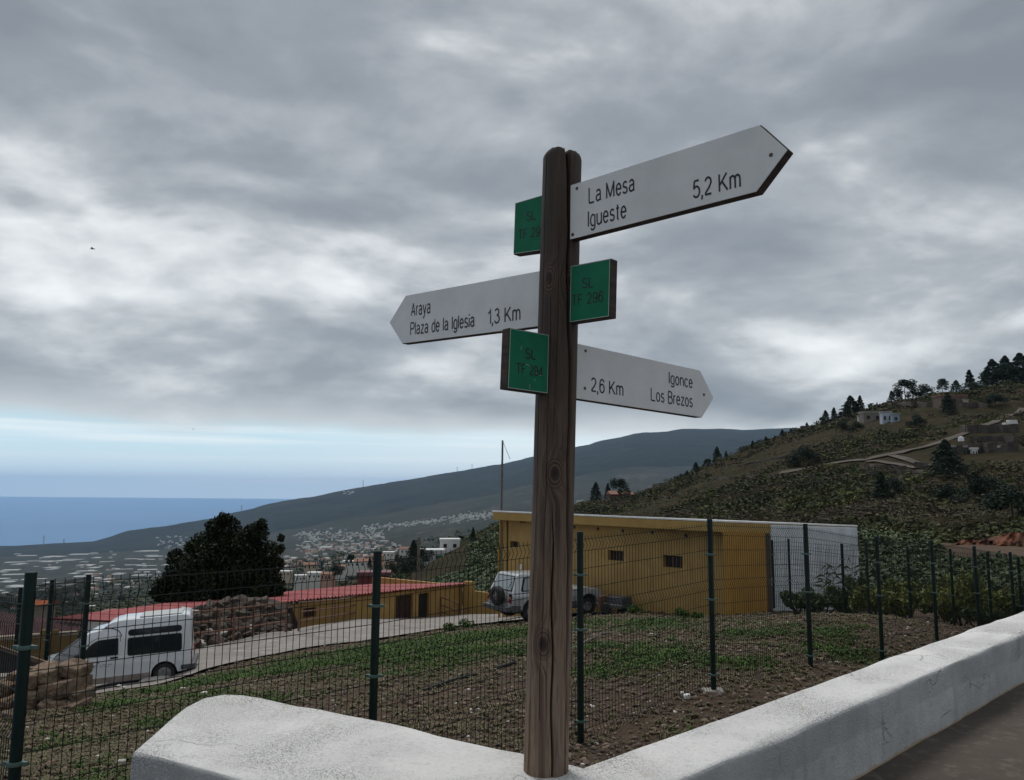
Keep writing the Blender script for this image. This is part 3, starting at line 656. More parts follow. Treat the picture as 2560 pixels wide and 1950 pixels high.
# ------------------------------------------------------------------ signpost
# plain grotesque lettering drawn from pen strokes: cap height 1, stem .135
def _arc(cx, cy, rx, ry, a0, a1, n=12): return [(cx+rx*math.cos(math.radians(a0+(a1-a0)*i/n)), cy+ry*math.sin(math.radians(a0+(a1-a0)*i/n))) for i in range(n+1)]
_o = lambda x0, w=.44: [_arc(x0+w/2, .36, w/2, .36, 90, 450, 20)]
GL = {
 'L': (.52, [[(0, 1), (0, 0)], [(0, 0), (.5, 0)]]), 'M': (.74, [[(0, 0), (0, 1)], [(0, .96), (.35, .04)], [(.35, .04), (.70, .96)], [(.70, 1), (.70, 0)]]),
 'I': (.02, [[(0, 0), (0, 1)]]), 'K': (.60, [[(0, 0), (0, 1)], [(.02, .36), (.55, 1)], [(.19, .56), (.60, 0)]]), 'A': (.62, [[(0, 0), (.30, .98)], [(.30, .98), (.60, 0)], [(.10, .31), (.50, .31)]]),
 'P': (.54, [[(0, 0), (0, 1)], [(0, 1), (.28, 1)]+_arc(.30, .74, .24, .26, 90, -90)+[(.28, .48), (0, .48)]]), 'B': (.55, [[(0, 0), (0, 1)], [(0, 1), (.27, 1)]+_arc(.28, .77, .21, .23, 90, -90)+[(.27, .54), (0, .54)], [(.27, .54)]+_arc(.29, .27, .25, .27, 90, -90)+[(.27, 0), (0, 0)]]),
 'S': (.56, [_arc(.28, .745, .24, .255, 30, 180, 10)+_arc(.30, .70, .26, .20, 190, 250, 5)+[(.28, .52)]+_arc(.27, .27, .27, .24, 75, 0, 6)+_arc(.27, .26, .27, .26, 0, -160, 11)]),
 'T': (.58, [[(0, 1), (.58, 1)], [(.29, 1), (.29, 0)]]), 'F': (.48, [[(0, 0), (0, 1)], [(0, 1), (.48, 1)], [(0, .53), (.42, .53)]]),
 'a': (.44, [_arc(.21, .52, .19, .20, 160, 10, 9)+[(.40, .48), (.40, .08), (.44, 0)], [(.40, .44), (.22, .40)]+_arc(.18, .21, .18, .19, 110, 300, 10)+[(.33, .06), (.40, .16)]]),
 'e': (.44, [[(.02, .38), (.43, .38)]+_arc(.22, .36, .215, .36, 5, 325, 20)]), 's': (.40, [_arc(.20, .55, .17, .17, 30, 180, 8)+_arc(.21, .50, .18, .13, 190, 250, 4)+_arc(.19, .19, .19, .18, 75, -160, 14)]),
 'g': (.44, [_arc(.21, .36, .21, .36, 60, 300, 16), [(.42, .72), (.42, -.06)]+_arc(.21, -.06, .21, .20, 0, -155, 10)]), 'u': (.42, [[(0, .72), (0, .24)]+_arc(.19, .20, .19, .20, 180, 320, 8)+[(.41, .18)], [(.42, .72), (.42, 0)]]),
 't': (.24, [[(.10, .94), (.10, .12)]+_arc(.19, .10, .09, .10, 180, 280, 5), [(-.02, .72), (.24, .72)]]), 'm': (.70, [[(0, 0), (0, .72)], [(0, .48)]+_arc(.17, .52, .17, .20, 170, 10, 8)+[(.35, .45), (.35, 0)], [(.35, .48)]+_arc(.52, .52, .17, .20, 170, 10, 8)+[(.70, .45), (.70, 0)]]),
 'n': (.42, [[(0, 0), (0, .72)], [(0, .46)]+_arc(.21, .50, .20, .22, 170, 10, 8)+[(.42, .45), (.42, 0)]]), 'r': (.22, [[(0, 0), (0, .72)], [(0, .44)]+_arc(.17, .50, .17, .21, 165, 70, 6)]),
 'y': (.44, [[(0, .72), (.22, .03)], [(.44, .72), (.20, -.14), (.10, -.27), (-.01, -.25)]]), 'l': (.02, [[(0, 0), (0, 1)]]), 'i': (.02, [[(0, 0), (0, .72)], [(0, .88), (0, 1)]]), 'z': (.40, [[(.02, .70), (.40, .70)], [(.40, .70), (0, .02)], [(0, .02), (.42, .02)]]),
 'd': (.42, [_arc(.21, .36, .21, .36, 55, 305, 16), [(.42, 1), (.42, 0)]]), 'o': (.44, [_arc(.22, .36, .22, .36, 90, 450, 20)]), 'c': (.40, [_arc(.21, .36, .21, .36, 38, 322, 16)]),
 '1': (.30, [[(.28, 0), (.28, 1), (.20, .86), (.04, .74)]]), '2': (.48, [_arc(.24, .74, .22, .26, 165, -25, 11)+[(.32, .42), (.06, .14), (.01, .02)], [(0, .02), (.48, .02)]]), '3': (.48, [_arc(.23, .77, .20, .23, 155, -60, 11)+[(.22, .54)], [(.22, .54)]+_arc(.23, .27, .25, .27, 80, -160, 13)]),
 '4': (.50, [[(.38, 0), (.38, 1)], [(.38, .98), (0, .30)], [(0, .27), (.52, .27)]]), '5': (.48, [[(.44, .98), (.10, .98)], [(.10, .98), (.04, .50)], [(.04, .50)]+_arc(.23, .32, .25, .32, 120, -150, 14)]), '6': (.48, [_arc(.25, .68, .23, .32, 20, 175, 10)+[(.01, .40)]+_arc(.24, .32, .23, .32, 180, 540, 22)]),
 '9': (.48, [_arc(.23, .32, .23, .32, 200, 355, 10)+[(.47, .60)]+_arc(.24, .68, .23, .32, 0, 360, 22)]), ',': (.02, [[(0, .06), (0, -.06), (-.05, -.20)]]), ' ': (.10, [])}
def text_mesh(body, bold=0):
    """flat letters from short thick strokes; every stroke sits a hair above the one before"""
    V = []; F_ = []; x = 0; w = (.125+bold)/2; lay = 0; pens = []
    for ch in body:
        adv, st = GL[ch]
        for s_ in st:
            pens.append([(x+a, b) for a, b in s_])
        x += adv+(.20 if ch != ' ' else .30)
    for p_ in pens:
        q = [np.array(a, float) for a in p_]; q = [a for i, a in enumerate(q) if i == 0 or np.linalg.norm(a-q[i-1]) > 1e-4]; L_ = []; R_ = []
        for i, a in enumerate(q):
            d0 = q[i]-q[i-1] if i else None; d1 = q[i+1]-q[i] if i < len(q)-1 else None
            if d0 is None: d0 = d1
            if d1 is None: d1 = d0
            d0 = d0/np.linalg.norm(d0); d1 = d1/np.linalg.norm(d1); t = d0+d1; t = t/max(1e-6, np.linalg.norm(t)); n_ = np.array([-t[1], t[0]]); k = w/max(.45, float(n_ @ np.array([-d0[1], d0[0]]))); L_.append(a+n_*k); R_.append(a-n_*k)
        # flat-ended stems keep the cap height: nudge the two ends by half a pen where the stroke is upright or level
        z = lay; lay += 1; b = len(V)
        for l, r in zip(L_, R_): V += [(l[0], l[1], z), (r[0], r[1], z)]
        F_ += [(b+2*i, b+2*i+1, b+2*i+3, b+2*i+2) for i in range(len(q)-1)]
    V = np.array(V, float); return V, F_
CAPH = 1.0
pb = Vector(Pz(1367, 1942, ZT))+Vector((0, .085, 0)); ytop = pb.y
PR = .0875
ptop = Vector(P(1406, 385, ytop)); ptop.z += .0
root = empty('signpost', (pb.x, pb.y, ZT-.02), 'weathered wooden trail signpost with white arrow boards and green plates in the wall corner', 'signpost')
def axis(z):
    t = (z-pb.z)/(ptop.z-pb.z); return pb.lerp(ptop, t)
KN = []
for _a, _b in ((1370, 694), (1387, 1184), (1358, 1610)):
    _p = Vector(P(_a, _b, pb.y-.083)); _c = axis(_p.z); KN.append((math.degrees(math.asin(max(-1, min(1, (_p.x-_c.x)/PR)))), (_p.z-(ZT-.06))/(ptop.z-(ZT-.06))))
def post_mesh():
    nA, nZ = 300, 240; z0 = ZT-.06; z1 = ptop.z; Hh = z1-z0
    V = []; crack1 = lambda t: math.radians(np.interp(t, [0, .2, .35, .6, .8, 1], [50, 56, 46, 40, 24, 15]))+.035*math.sin(t*23)+.02*math.sin(t*61)
    crack2 = lambda t: math.radians(np.interp(t, [0, .12, .27, .4], [13, 9, 2, -3]))+.04*math.sin(t*40)
    crack3 = lambda t: math.radians(-24)+.03*math.sin(t*31); crack4 = lambda t: math.radians(-5)+.04*math.sin(t*17+2)
    for i in range(nZ+1):
        t = i/nZ; z = z0+Hh*t; c = axis(z)
        for j in range(nA):
            a = 2*math.pi*j/nA-math.pi               # 0 faces the camera, + to the right
            r = PR*(1+.018*float(vnoise(a*2.2+5, t*9))+.008*float(vnoise(a*9, t*5+3)))*(.97+.06*(1-t))
            def cut(c_, w, dep):
                return dep*math.exp(-((a-c_)/w)**2) if abs(a-c_) < 5*w else 0
            w1 = np.interp(t, [0, .25, .4, .6, .9, 1], [.035, .05, .075, .065, .06, .10])
            r -= cut(crack1(t), w1, .045)
            if t < .42: r -= cut(crack2(t), .035*(1 if t < .3 else max(0, (.42-t)/.12)), .035)
            if .1 < t < .75: r -= cut(crack3(t), .014, .006)
            r -= cut(crack4(t), .012, .005*abs(math.sin(t*7)))
            r -= cut(math.radians(-55)+.03*math.sin(t*19), .015, .006)
            for ka, kz in KN:
                dd = ((a-math.radians(ka))*PR)**2+((t-kz)*Hh*.75)**2
                r += .004*math.exp(-dd/.0009)-.006*math.exp(-dd/.00008)
            # rounded top, the split-off right slab a little lower
            sl = 1 if crack1(t) < a < math.radians(150) else 0
            zz = z-(.012 if sl else 0)*sstep(.9, 1, t)
            edge = max(0, (t-.990)/.010); r *= 1-(.10+.06*float(vnoise(a*3, 2)))*edge**2; zz += (.010*float(vnoise(a*2+9, r*30))+.004*float(vnoise(a*9, 3)))*edge
            V.append((c.x+r*math.sin(a), c.y-r*math.cos(a), zz))
    F_ = [(i*nA+j, i*nA+(j+1) % nA, (i+1)*nA+(j+1) % nA, (i+1)*nA+j) for i in range(nZ) for j in range(nA)]
    b = nZ*nA; c = axis(z1); V.append((c.x, c.y, z1+.002)); ci = len(V)-1
    F_ += [(b+j, b+(j+1) % nA, ci) for j in range(nA)]
    mb = MB(); mb.add(V, F_); return mb
build('post', post_mesh(), m_post, root, smooth=45)
CX, CY = 940, 280; CS = 1070/2206
def cp(q): return (CX+q[0]*CS, CY+q[1]*CS)
def board_frame(TL, BL, TR, BR, dl):
    def mz(q): d = Dr(*q); return d[2]/d[1]
    h = dl*(mz(TL)-mz(BL)); dr = h/(mz(TR)-mz(BR))
    pa = (Vector(P(*TL, dl))+Vector(P(*BL, dl)))/2; pb2 = (Vector(P(*TR, dr))+Vector(P(*BR, dr)))/2
    return pa, pb2, h
def on_plane(px, o, nrm):
    d = Vector(Dr(*px)); return d*(o.dot(nrm)/d.dot(nrm))
def sign(kind, corners, dl, outline_px, texts, screws, extra_left=0, extra_right=0, thick=.042, letter=None, label=None, plane=None):
    TL, BL, TR, BR = [cp(q) for q in corners]
    A, B, h = board_frame(TL, BL, TR, BR, dl)
    U = (B-A); U.z = 0; U.normalize(); N = Vector((U.y, -U.x, 0))     # U to the right, N towards the viewer
    if N.y > 0: N = -N
    print('SIGN', label, math.degrees(math.atan2(U.y, U.x)))
    if plane is not None: A, N = plane
    pts = [on_plane(cp(q), A, N) for q in outline_px]
    # a rounded prism of wood behind a thin face panel
    grow = Vector((0, 0, 0))
    cen = sum(pts, Vector())/len(pts)
    face = [q for q in pts]
    wood = [cen+(q-cen)*1.0+((q-cen).normalized()*.004) for q in pts]
    mb = MB(); mb.prism([q-N*.003 for q in wood], -N*thick)
    bd = build('arrow_board' if kind == 'w' else 'route_plate', mb, m_board, root, bevel=.003, label=label)
    mb = MB(); mb.prism([q for q in face], -N*.0028)
    build('white_face' if kind == 'w' else 'green_face', mb, m_white_face if kind == 'w' else m_green_face, bd, bevel=.0006)
    if kind == 'g':
        mb = MB(); e = .0035
        c = [cen+(q-cen)*1.0 for q in face]
        mb2 = MB()
        for i in range(len(c)):
            p0, p1 = c[i]+N*.0006, c[(i+1) % len(c)]+N*.0006
            ax = (p1-p0).normalized(); inn = (cen-p0); inn = (inn-ax*inn.dot(ax)).normalized()
            mb2.prism([p0+inn*.0003, p1+inn*.0003, p1+inn*e*.7, p0+inn*e*.7], N*.0005)
        build('pale_edge', mb2, m_green_edge, bd)
    Z_ = Vector((0, 0, 1))
    for body, bl, br, cap in texts:
        a = on_plane(cp(bl), A, N); b = on_plane(cp(br), A, N); cpt = on_plane(cp(cap), A, N)
        v, f = text_mesh(body, .0 if letter != 'bold' else .03)
        x0, x1 = v[:, 0].min(), v[:, 0].max(); Hc = (cpt-a); Hc = abs(Hc.z)
        up = Z_; dx = (b-a)
        mb = MB(); mb.add([a+dx*((q[0]-x0)/(x1-x0))+up*(q[1]/CAPH*Hc)+N*(.0007+.00003*q[2]) for q in v], f)
        build('lettering', mb, m_ink if kind == 'w' else m_ink_g, bd, fixn=False, kind='stuff')
    for q in screws:
        c = on_plane(cp(q), A, N); rt = N.to_track_quat('Z', 'Y').to_matrix()
        mb = MB(); mb.lathe([(.0075, -.001), (.0075, .0012), (.004, .0028), (.0042, .0014), (.0005, .0014)], 12)
        mb.v = [tuple(rt @ Vector(v)+c) for v in mb.v]
        build('screw', mb, m_screw, bd, smooth=True)
yc = pb.y
dA = yc-.080
def slot(px, py, y, deg):
    u = Vector((math.cos(math.radians(deg)), math.sin(math.radians(deg)), 0)); n_ = Vector((u.y, -u.x, 0)); n_ = n_ if n_.y < 0 else -n_
    return Vector(P(px, py, y)), n_
PL1 = slot(1427, 530, dA, -43); PL2 = slot(1427, 735, dA, -43); PL3 = slot(1370, 900, yc-.082, 41)
# top pair through the post
sign('w', [(1003, 378), (1000, 657), (1975, 67), (1960, 410)], dA, [(1003, 378), (1975, 67), (2120, 195), (1960, 410), (1000, 657)],
     [('La Mesa', (1096, 471), (1334, 404), (1095, 393)), ('Igueste', (1092, 592), (1292, 541), (1092, 514)), ('5,2 Km', (1634, 444), (1882, 384), (1634, 357))],
     [(1036, 394), (1014, 632), (2036, 221)], label='topmost white arrow board pointing right', plane=PL1)
sign('g', [(718, 470), (709, 735), (905, 415), (902, 708)], yc+.105, [(718, 470), (905, 415), (902, 705), (709, 732)],
     [('SL', (776, 561), (824, 552), (776, 517)), ('TF 296', (734, 656), (872, 634), (734, 610))], [], label='green plate half hidden behind the post top', plane=PL1)
# middle pair
sign('w', [(153, 947), (135, 1193), (870, 815), (865, 1100)], yc+.31, [(153, 947), (870, 815), (865, 1100), (135, 1193), (70, 1085)],
     [('Araya', (180, 1052), (281, 1036), (180, 987)), ('Plaza de la Iglesia', (176, 1149), (508, 1104), (176, 1088)), ('1,3 Km', (577, 1093), (745, 1070), (577, 1022))],
     [], label='white arrow board pointing left towards the sea', plane=PL2)
sign('g', [(1005, 795), (1000, 1083), (1207, 757), (1200, 1053)], dA, [(1005, 795), (1207, 757), (1200, 1053), (1000, 1083)],
     [('SL', (1063, 908), (1121, 902), (1063, 859)), ('TF 296', (1011, 999), (1172, 975), (1011, 948))], [], thick=.045, label='green plate right of the post below the top arrow', plane=PL2)
# bottom pair
sign('g', [(692, 1115), (680, 1422), (890, 1150), (883, 1450)], yc-.21, [(692, 1115), (890, 1150), (883, 1450), (680, 1422)],
     [('SL', (770, 1269), (823, 1275), (770, 1218)), ('TF 294', (724, 1344), (858, 1364), (724, 1294))], [], thick=.045, letter='bold', label='lowest green plate with scratches, left of the post', plane=PL3)
sign('w', [(1030, 1192), (1025, 1475), (1670, 1332), (1680, 1573)], yc+.03, [(1030, 1192), (1670, 1332), (1740, 1475), (1680, 1573), (1025, 1475)],
     [('2,6 Km', (1108, 1438), (1275, 1463), (1108, 1370)), ('Igonce', (1509, 1398), (1632, 1422), (1509, 1340)), ('Los Brezos', (1416, 1485), (1632, 1521), (1416, 1423))],
     [(1080, 1231), (1076, 1424), (1690, 1457)], label='lowest white arrow board pointing right', plane=PL3)
# ------------------------------------------------------------------ wire fences
FOLD = [1.83, 1.22, .62, .10]
def panel(A, B, Hh=1.9, pitch=.05, lift=.03, wire=.0025):
    """welded mesh between two post feet, top at Hh above them; A, B are top points"""
    A = Vector(A); B = Vector(B); U = B-A; L = Vector((U.x, U.y, 0)).length; N = Vector((-U.y, U.x, 0)).normalized()
    mb = MB(); n = int(L/pitch)
    prof = [(Hh+.015, 0)]
    for f_ in FOLD: prof += [(f_+.055, 0), (f_+.0, -.03), (f_-.055, 0)]
    prof += [(lift, 0)]
    prof = [(h-Hh-.06, o) for h, o in prof]
    for i in range(n+1):
        t = (i+.5)/(n+1); c = A+U*t
        mb.tube([c+Vector((0, 0, h))+N*o for h, o in prof], wire, 4, False)
    hs = []
    for f_ in FOLD: hs += [(f_+.055, 0), (f_-.055, 0)]
    for a_, b_ in zip(FOLD[:-1], FOLD[1:]): hs += [(a_-(a_-b_)*.36, 0), (a_-(a_-b_)*.66, 0)]
    for h, o in hs:
        z = h-Hh-.06; mb.tube([A+Vector((0, 0, z))+N*(o+.004), B+Vector((0, 0, z))+N*(o+.004)], wire*1.1, 4, False)
    return mb
def fence_post(root, top, hgt, rings, r=.031, clampsize=1.):
    mb = MB(); top = Vector(top); g_ = top-Vector((0, 0, hgt))
    mb.lathe([(r, 0), (r, hgt-.004), (r*.9, hgt), (r*.05, hgt+.001)], 16, c=tuple(g_))
    p_ = build('post', mb, m_green_metal, root, smooth=35)
    for h in rings:
        mb = MB(); mb.lathe([(r*1.0, -.012), (r*1.28, -.010), (r*1.34, 0), (r*1.28, .010), (r*1.0, .012)], 16, c=(top.x, top.y, top.z-h))
        mb.box((top.x-r*1.6, top.y, top.z-h), (.03, .022, .02))
        mb.box((top.x+r*1.6, top.y, top.z-h), (.03, .022, .02))
        build('clamp', mb, m_clamp, p_, smooth=35)
NEAR = [(78, 1430), (944, 1377), (1450, 1329), (1774, 1297), (2013, 1309), (2191, 1340), (2328, 1350), (2435, 1365), (2525, 1380)]
tops = []
for q in NEAR:
    d = Dr(*q); k = d[0]/d[1]; tops.append(Vector(P(*q, 5.05/(.716-.698*k))))
last = tops[-1]; tops.append(last+(tops[-1]-tops[-2]))
fr1 = empty('wire_fence', (tops[2].x, tops[2].y, gz(tops[2].x, tops[2].y)), 'dark green welded wire fence running along the white wall, its posts with pale clamps', 'fence', 'green wire fences')
for i, tp in enumerate(tops): fence_post(fr1, tp, 1.98, [.40, .90, 1.72] if i > 0 else [.40+.0, 1.0, 1.72])
for i in range(len(tops)-1): build('mesh_panel', panel(tops[i], tops[i+1]), m_wire, fr1, fixn=False)
# side arm from the left post, going away to the left
sa = [tops[0]]+[tops[0]+Vector((-.698, .716, 0))*2.36*i+Vector((0, 0, -.16*i)) for i in (1, 2)]
fr2 = empty('wire_fence', (sa[1].x, sa[1].y, gz(sa[1].x, sa[1].y)), 'short arm of green wire fence turning away at the leftmost near post', 'fence', 'green wire fences')
for tp in sa[1:]: fence_post(fr2, tp, 2.0, [.4, 1., 1.7])
for a_, b_ in zip(sa[:-1], sa[1:]): build('mesh_panel', panel(a_-Vector((0, 0, .10)), b_-Vector((0, 0, .1))), m_wire, fr2, fixn=False)
# fence round the far left of the lot
b3 = [Vector(P(*q)) for q in [(222, 1436, 13.0), (131, 1449, 15.4), (52, 1468, 17.6), (-40, 1490, 19.5)]]
fr3 = empty('wire_fence', (b3[0].x, b3[0].y, gz(b3[0].x, b3[0].y)), 'further green wire fence beside the white van, behind the tan boulders', 'fence', 'green wire fences')
for tp in b3: fence_post(fr3, tp, 2.15, [.45, 1.1], r=.04)
for a_, b_ in zip(b3[:-1], b3[1:]): build('mesh_panel', panel(a_, b_, wire=.003), m_wire, fr3, fixn=False)
# fence along the back of the lot
b4 = [Vector(P(*q)) for q in [(1930, 1350, 22.6), (1971, 1347, 22.0), (2104, 1359, 21.2), (2165, 1355, 20.5), (2268, 1366, 20.1), (2375, 1372, 19.7), (2468, 1380, 19.2), (2545, 1392, 18.7)]]
fr4 = empty('wire_fence', (b4[2].x, b4[2].y, gz(b4[2].x, b4[2].y)), 'far green wire fence on a concrete footing between the white wall and the bushes', 'fence', 'green wire fences')
for tp in b4: fence_post(fr4, tp, 1.85, [.4, 1.1], r=.033)
for a_, b_ in zip(b4[:-1], b4[1:]): build('mesh_panel', panel(a_, b_, wire=.0026), m_wire, fr4, fixn=False)
for a_, b_ in zip(b4[2:-1], b4[3:]):
    mb = MB(); u = (b_-a_); u.z = 0; n_ = Vector((-u.y, u.x, 0)).normalized()*.09
    za, zb2 = a_.z-1.84, b_.z-1.84
    A0, B0 = Vector((a_.x, a_.y, za)), Vector((b_.x, b_.y, zb2))-u.normalized()*.01
    mb.add([A0-n_, B0-n_, B0+n_, A0+n_, A0-n_-Vector((0, 0, .5)), B0-n_-Vector((0, 0, .5)), B0+n_-Vector((0, 0, .5)), A0+n_-Vector((0, 0, .5))], [(0, 1, 2, 3), (4, 5, 6, 7), (0, 1, 5, 4), (1, 2, 6, 5), (2, 3, 7, 6), (3, 0, 4, 7)])
    build('footing', mb, m_kerb, fr4)
# scratches on the lowest plate and a crack on the left board
def scratches():
    pl = [c for c in bpy.data.objects if c.name.startswith('green_face')][-1]
    A, N = PL3
    for a, b in [((748, 1207), (747, 1230)), ((791, 1405), (793, 1432)), ((770, 1300), (800, 1312)), ((815, 1375), (822, 1390)), ((826, 1340), (829, 1352)), ((845, 1355), (856, 1360))]:
        p0, p1 = on_plane(cp(a), A, N), on_plane(cp(b), A, N); t = (p1-p0).normalized(); s_ = t.cross(N)*.0009
        mb = MB(); mb.add([p0+s_+N*.0012, p1+s_*.3+N*.0012, p1-s_*.3+N*.0012, p0-s_+N*.0012], [(0, 1, 2, 3)]); build('scratch', mb, m_green_edge, pl.parent, fixn=False)
scratches()
# ------------------------------------------------------------------ buildings
UPV = Vector((0, 0, 1))
def hit(px, py, o, nrm):
    d = Vector(Dr(px, py)); return d*(Vector(o).dot(nrm)/d.dot(nrm))
def wall_open(name, A, U, L, z0, z1a, z1b, N, openings, mat, parent, reveal=.22, thick=None, label=None):
    """upright wall from A along U (length L); N points out; openings (u0,u1,z0,z1) get reveals"""
    us = sorted(set([0, L]+[round(q, 4) for o in openings for q in o[:2]]))
    def top(u): return z1a+(z1b-z1a)*u/L
    mb = MB()
    for u0, u1 in zip(us[:-1], us[1:]):
        um = (u0+u1)/2; ops = sorted([o for o in openings if o[0] < um < o[1]], key=lambda o: o[2])
        segs = []; z = None
        lo = z0
        for o in ops: segs.append((lo, o[2])); lo = o[3]
        segs.append((lo, None))
        for a, b in segs:
            b0, b1 = (b, b) if b is not None else (top(u0), top(u1))
            mb.add([A+U*u0+UPV*(a-A.z), A+U*u1+UPV*(a-A.z), A+U*u1+UPV*(b1-A.z), A+U*u0+UPV*(b0-A.z)], [(0, 1, 2, 3)])
    for u0, u1, a, b in openings:
        q = [A+U*u0+UPV*(a-A.z), A+U*u1+UPV*(a-A.z), A+U*u1+UPV*(b-A.z), A+U*u0+UPV*(b-A.z)]; r = [p_-N*reveal for p_ in q]
        mb.add(q+r, [(i, (i+1) % 4, 4+(i+1) % 4, 4+i) for i in range(4)])
    # back skin so the wall has a body
    B = A-N*.3
    mb.add([B+UPV*(z0-A.z), B+U*L+UPV*(z0-A.z), B+U*L+UPV*(z1b-.02-A.z), B+UPV*(z1a-.02-A.z)], [(0, 1, 2, 3)])
    o = build(name, mb, mat, parent, fixn=False, label=label); return o
def opening_on(px0, py0, px1, py1, A, U, N):
    a = hit(px0, py1, A, N); b = hit(px1, py0, A, N)
    u0, u1 = (a-A).dot(U), (b-A).dot(U); return (min(u0, u1), max(u0, u1), min(a.z, b.z), max(a.z, b.z))
def fill(name, op, A, U, N, mat, parent, back=.18, bars=0, barmat=None):
    u0, u1, a, b = op
    q = [A+U*u0+UPV*(a-A.z)-N*back, A+U*u1+UPV*(a-A.z)-N*back, A+U*u1+UPV*(b-A.z)-N*back, A+U*u0+UPV*(b-A.z)-N*back]
    mb = MB(); mb.prism(q, -N*.04); w = build(name, mb, mat, parent)
    for i in range(bars):
        u = u0+(u1-u0)*(i+1)/(bars+1); mb = MB(); c = A+U*u-N*(back-.05)
        mb.tube([Vector((c.x, c.y, a)), Vector((c.x, c.y, b))], .016, 5); build('bar', mb, barmat or m_rust, w)
    return w
# the big yellow shed
A = Vector(P(1232, 1276, 36.2)); B = Vector(P(1822, 1301, 27)); Dq = Vector(P(2143, 1313, 32.8)); C = Vector(P(1912, 1306, 28.4))
U = (B-A); U.z = 0; Lf = U.length; U.normalize(); BK = Vector((Dq.x-B.x, Dq.y-B.y, 0)); Le = BK.length; BK.normalize()
NO = Vector((U.y, -U.x, 0)); NO = NO if NO.y < 0 else -NO                       # out of the facade
NE = Vector((BK.y, -BK.x, 0)); NE = NE if NE.x > 0 else -NE
yb = empty('warehouse', (A.x+3, A.y-3, gz(A.x+3, A.y-3)), 'long ochre shed with slit windows, thin white-topped flat roof and a whitewashed right end', 'building')
E_ = A+BK*Le; E_.z = Dq.z+(A.z-B.z)*.6
FT = .34
def slab(pts, top, th): return [Vector((q.x, q.y, q.z+top)) for q in pts], Vector((0, 0, -th))
mb = MB(); q, o_ = slab([A, B, Dq-BK*(Le-(C-B).length*1.0), E_+(Dq-E_).normalized()*0], -.07, FT); mb.prism([Vector((r.x, r.y, r.z)) for r in [A-UPV*.07, B-UPV*.07, Dq-UPV*.07, E_-UPV*.07]], (0, 0, -FT))
build('roof_slab', mb, m_yellow3, yb, bevel=.02)
mb = MB(); mb.prism([A-U*.02+NO*.02, B+U*.02+NO*.02, Dq+BK*.02+NE*.02, E_-U*.02], (0, 0, -.067)); build('roof_top', mb, m_roofwhite, yb, bevel=.015)
fa = A+U*.45-NO*.55; Lw = Lf-.45-.26
fz0 = -7.5
wins = [opening_on(*q, fa, U, NO) for q in [(1521, 1378, 1559, 1400), (1658, 1391, 1706, 1417), (1275, 1354, 1296, 1367), (1326, 1362, 1346, 1545)]]
wf = wall_open('facade', Vector((fa.x, fa.y, 0)), U, Lw, fz0, A.z-.40, B.z-.40, NO, wins, m_yellow, yb)
fa0 = Vector((fa.x, fa.y, 0))
for op in wins[:3]: fill('window', op, fa0, U, NO, m_dark, yb, bars=4)
fill('door', wins[3], fa0, U, NO, m_brownwood, yb)
mb = MB(); mb.prism([Vector((q.x, q.y, q.z-.35)) for q in (B-NE*.26, B, C, C-NE*.26)], (0, 0, fz0+2)); build('end_wall', mb, m_yellow2, yb)
mb = MB(); c1_ = C+BK*.02-NE*.02; mb.prism([Vector((q.x, q.y, q.z-.36)) for q in (c1_-NE*.26, c1_, c1_+BK*.33, c1_+BK*.33-NE*.26)], (0, 0, fz0+2)); build('bare_stone_strip', mb, m_rock_b, yb)
c2 = C+BK*.35+NE*.02
mb = MB(); mb.prism([Vector((q.x, q.y, q.z-.075)) for q in (c2-NE*.3, c2, Dq+NE*.02, Dq-NE*.3)], (0, 0, fz0+2)); build('whitewashed_wall', mb, m_whitewall, yb, bevel=.06)
mb = MB(); mb.prism([A-U*.0+BK*.6-UPV*.42, A+U*.25+BK*.6-UPV*.42, E_+U*.25-UPV*.42, E_-UPV*.42], (0, 0, fz0+1)); build('left_wall', mb, m_yellow3, yb)
for px, py in [(1436, 1318), (1495, 1322), (1557, 1327), (1631, 1331), (1715, 1339)]:
    c = hit(px, py, fa0, NO); mb = MB(); R_ = NO.to_track_quat('Z', 'Y').to_matrix(); mb.lathe([(.075, -.02), (.07, .006), (.01, .004)], 10); mb.v = [tuple(R_ @ Vector(v)+c) for v in mb.v]
    build('vent_hole', mb, m_dark, yb)
c = hit(1254, 1300, fa0, NO)+NO*.06; mb = MB(); mb.tube([c+UPV*.25, c-UPV*1.1, c-UPV*1.25-U*.1, c-UPV*5], .05, 8); build('downpipe', mb, m_yellow2, yb, smooth=True)
c = hit(1316, 1300, fa0, NO)+NO*.2; mb = MB(); mb.box(c, (.28, .2, .2)); mb.tube([c, c-NO*.22], .03, 6); build('floodlight', mb, m_rubber, yb)
c = hit(1304, 1417, fa0, NO)+NO*.05; mb = MB(); mb.box(c, (.12, .1, .22)); build('wall_lamp', mb, m_roofwhite, yb)
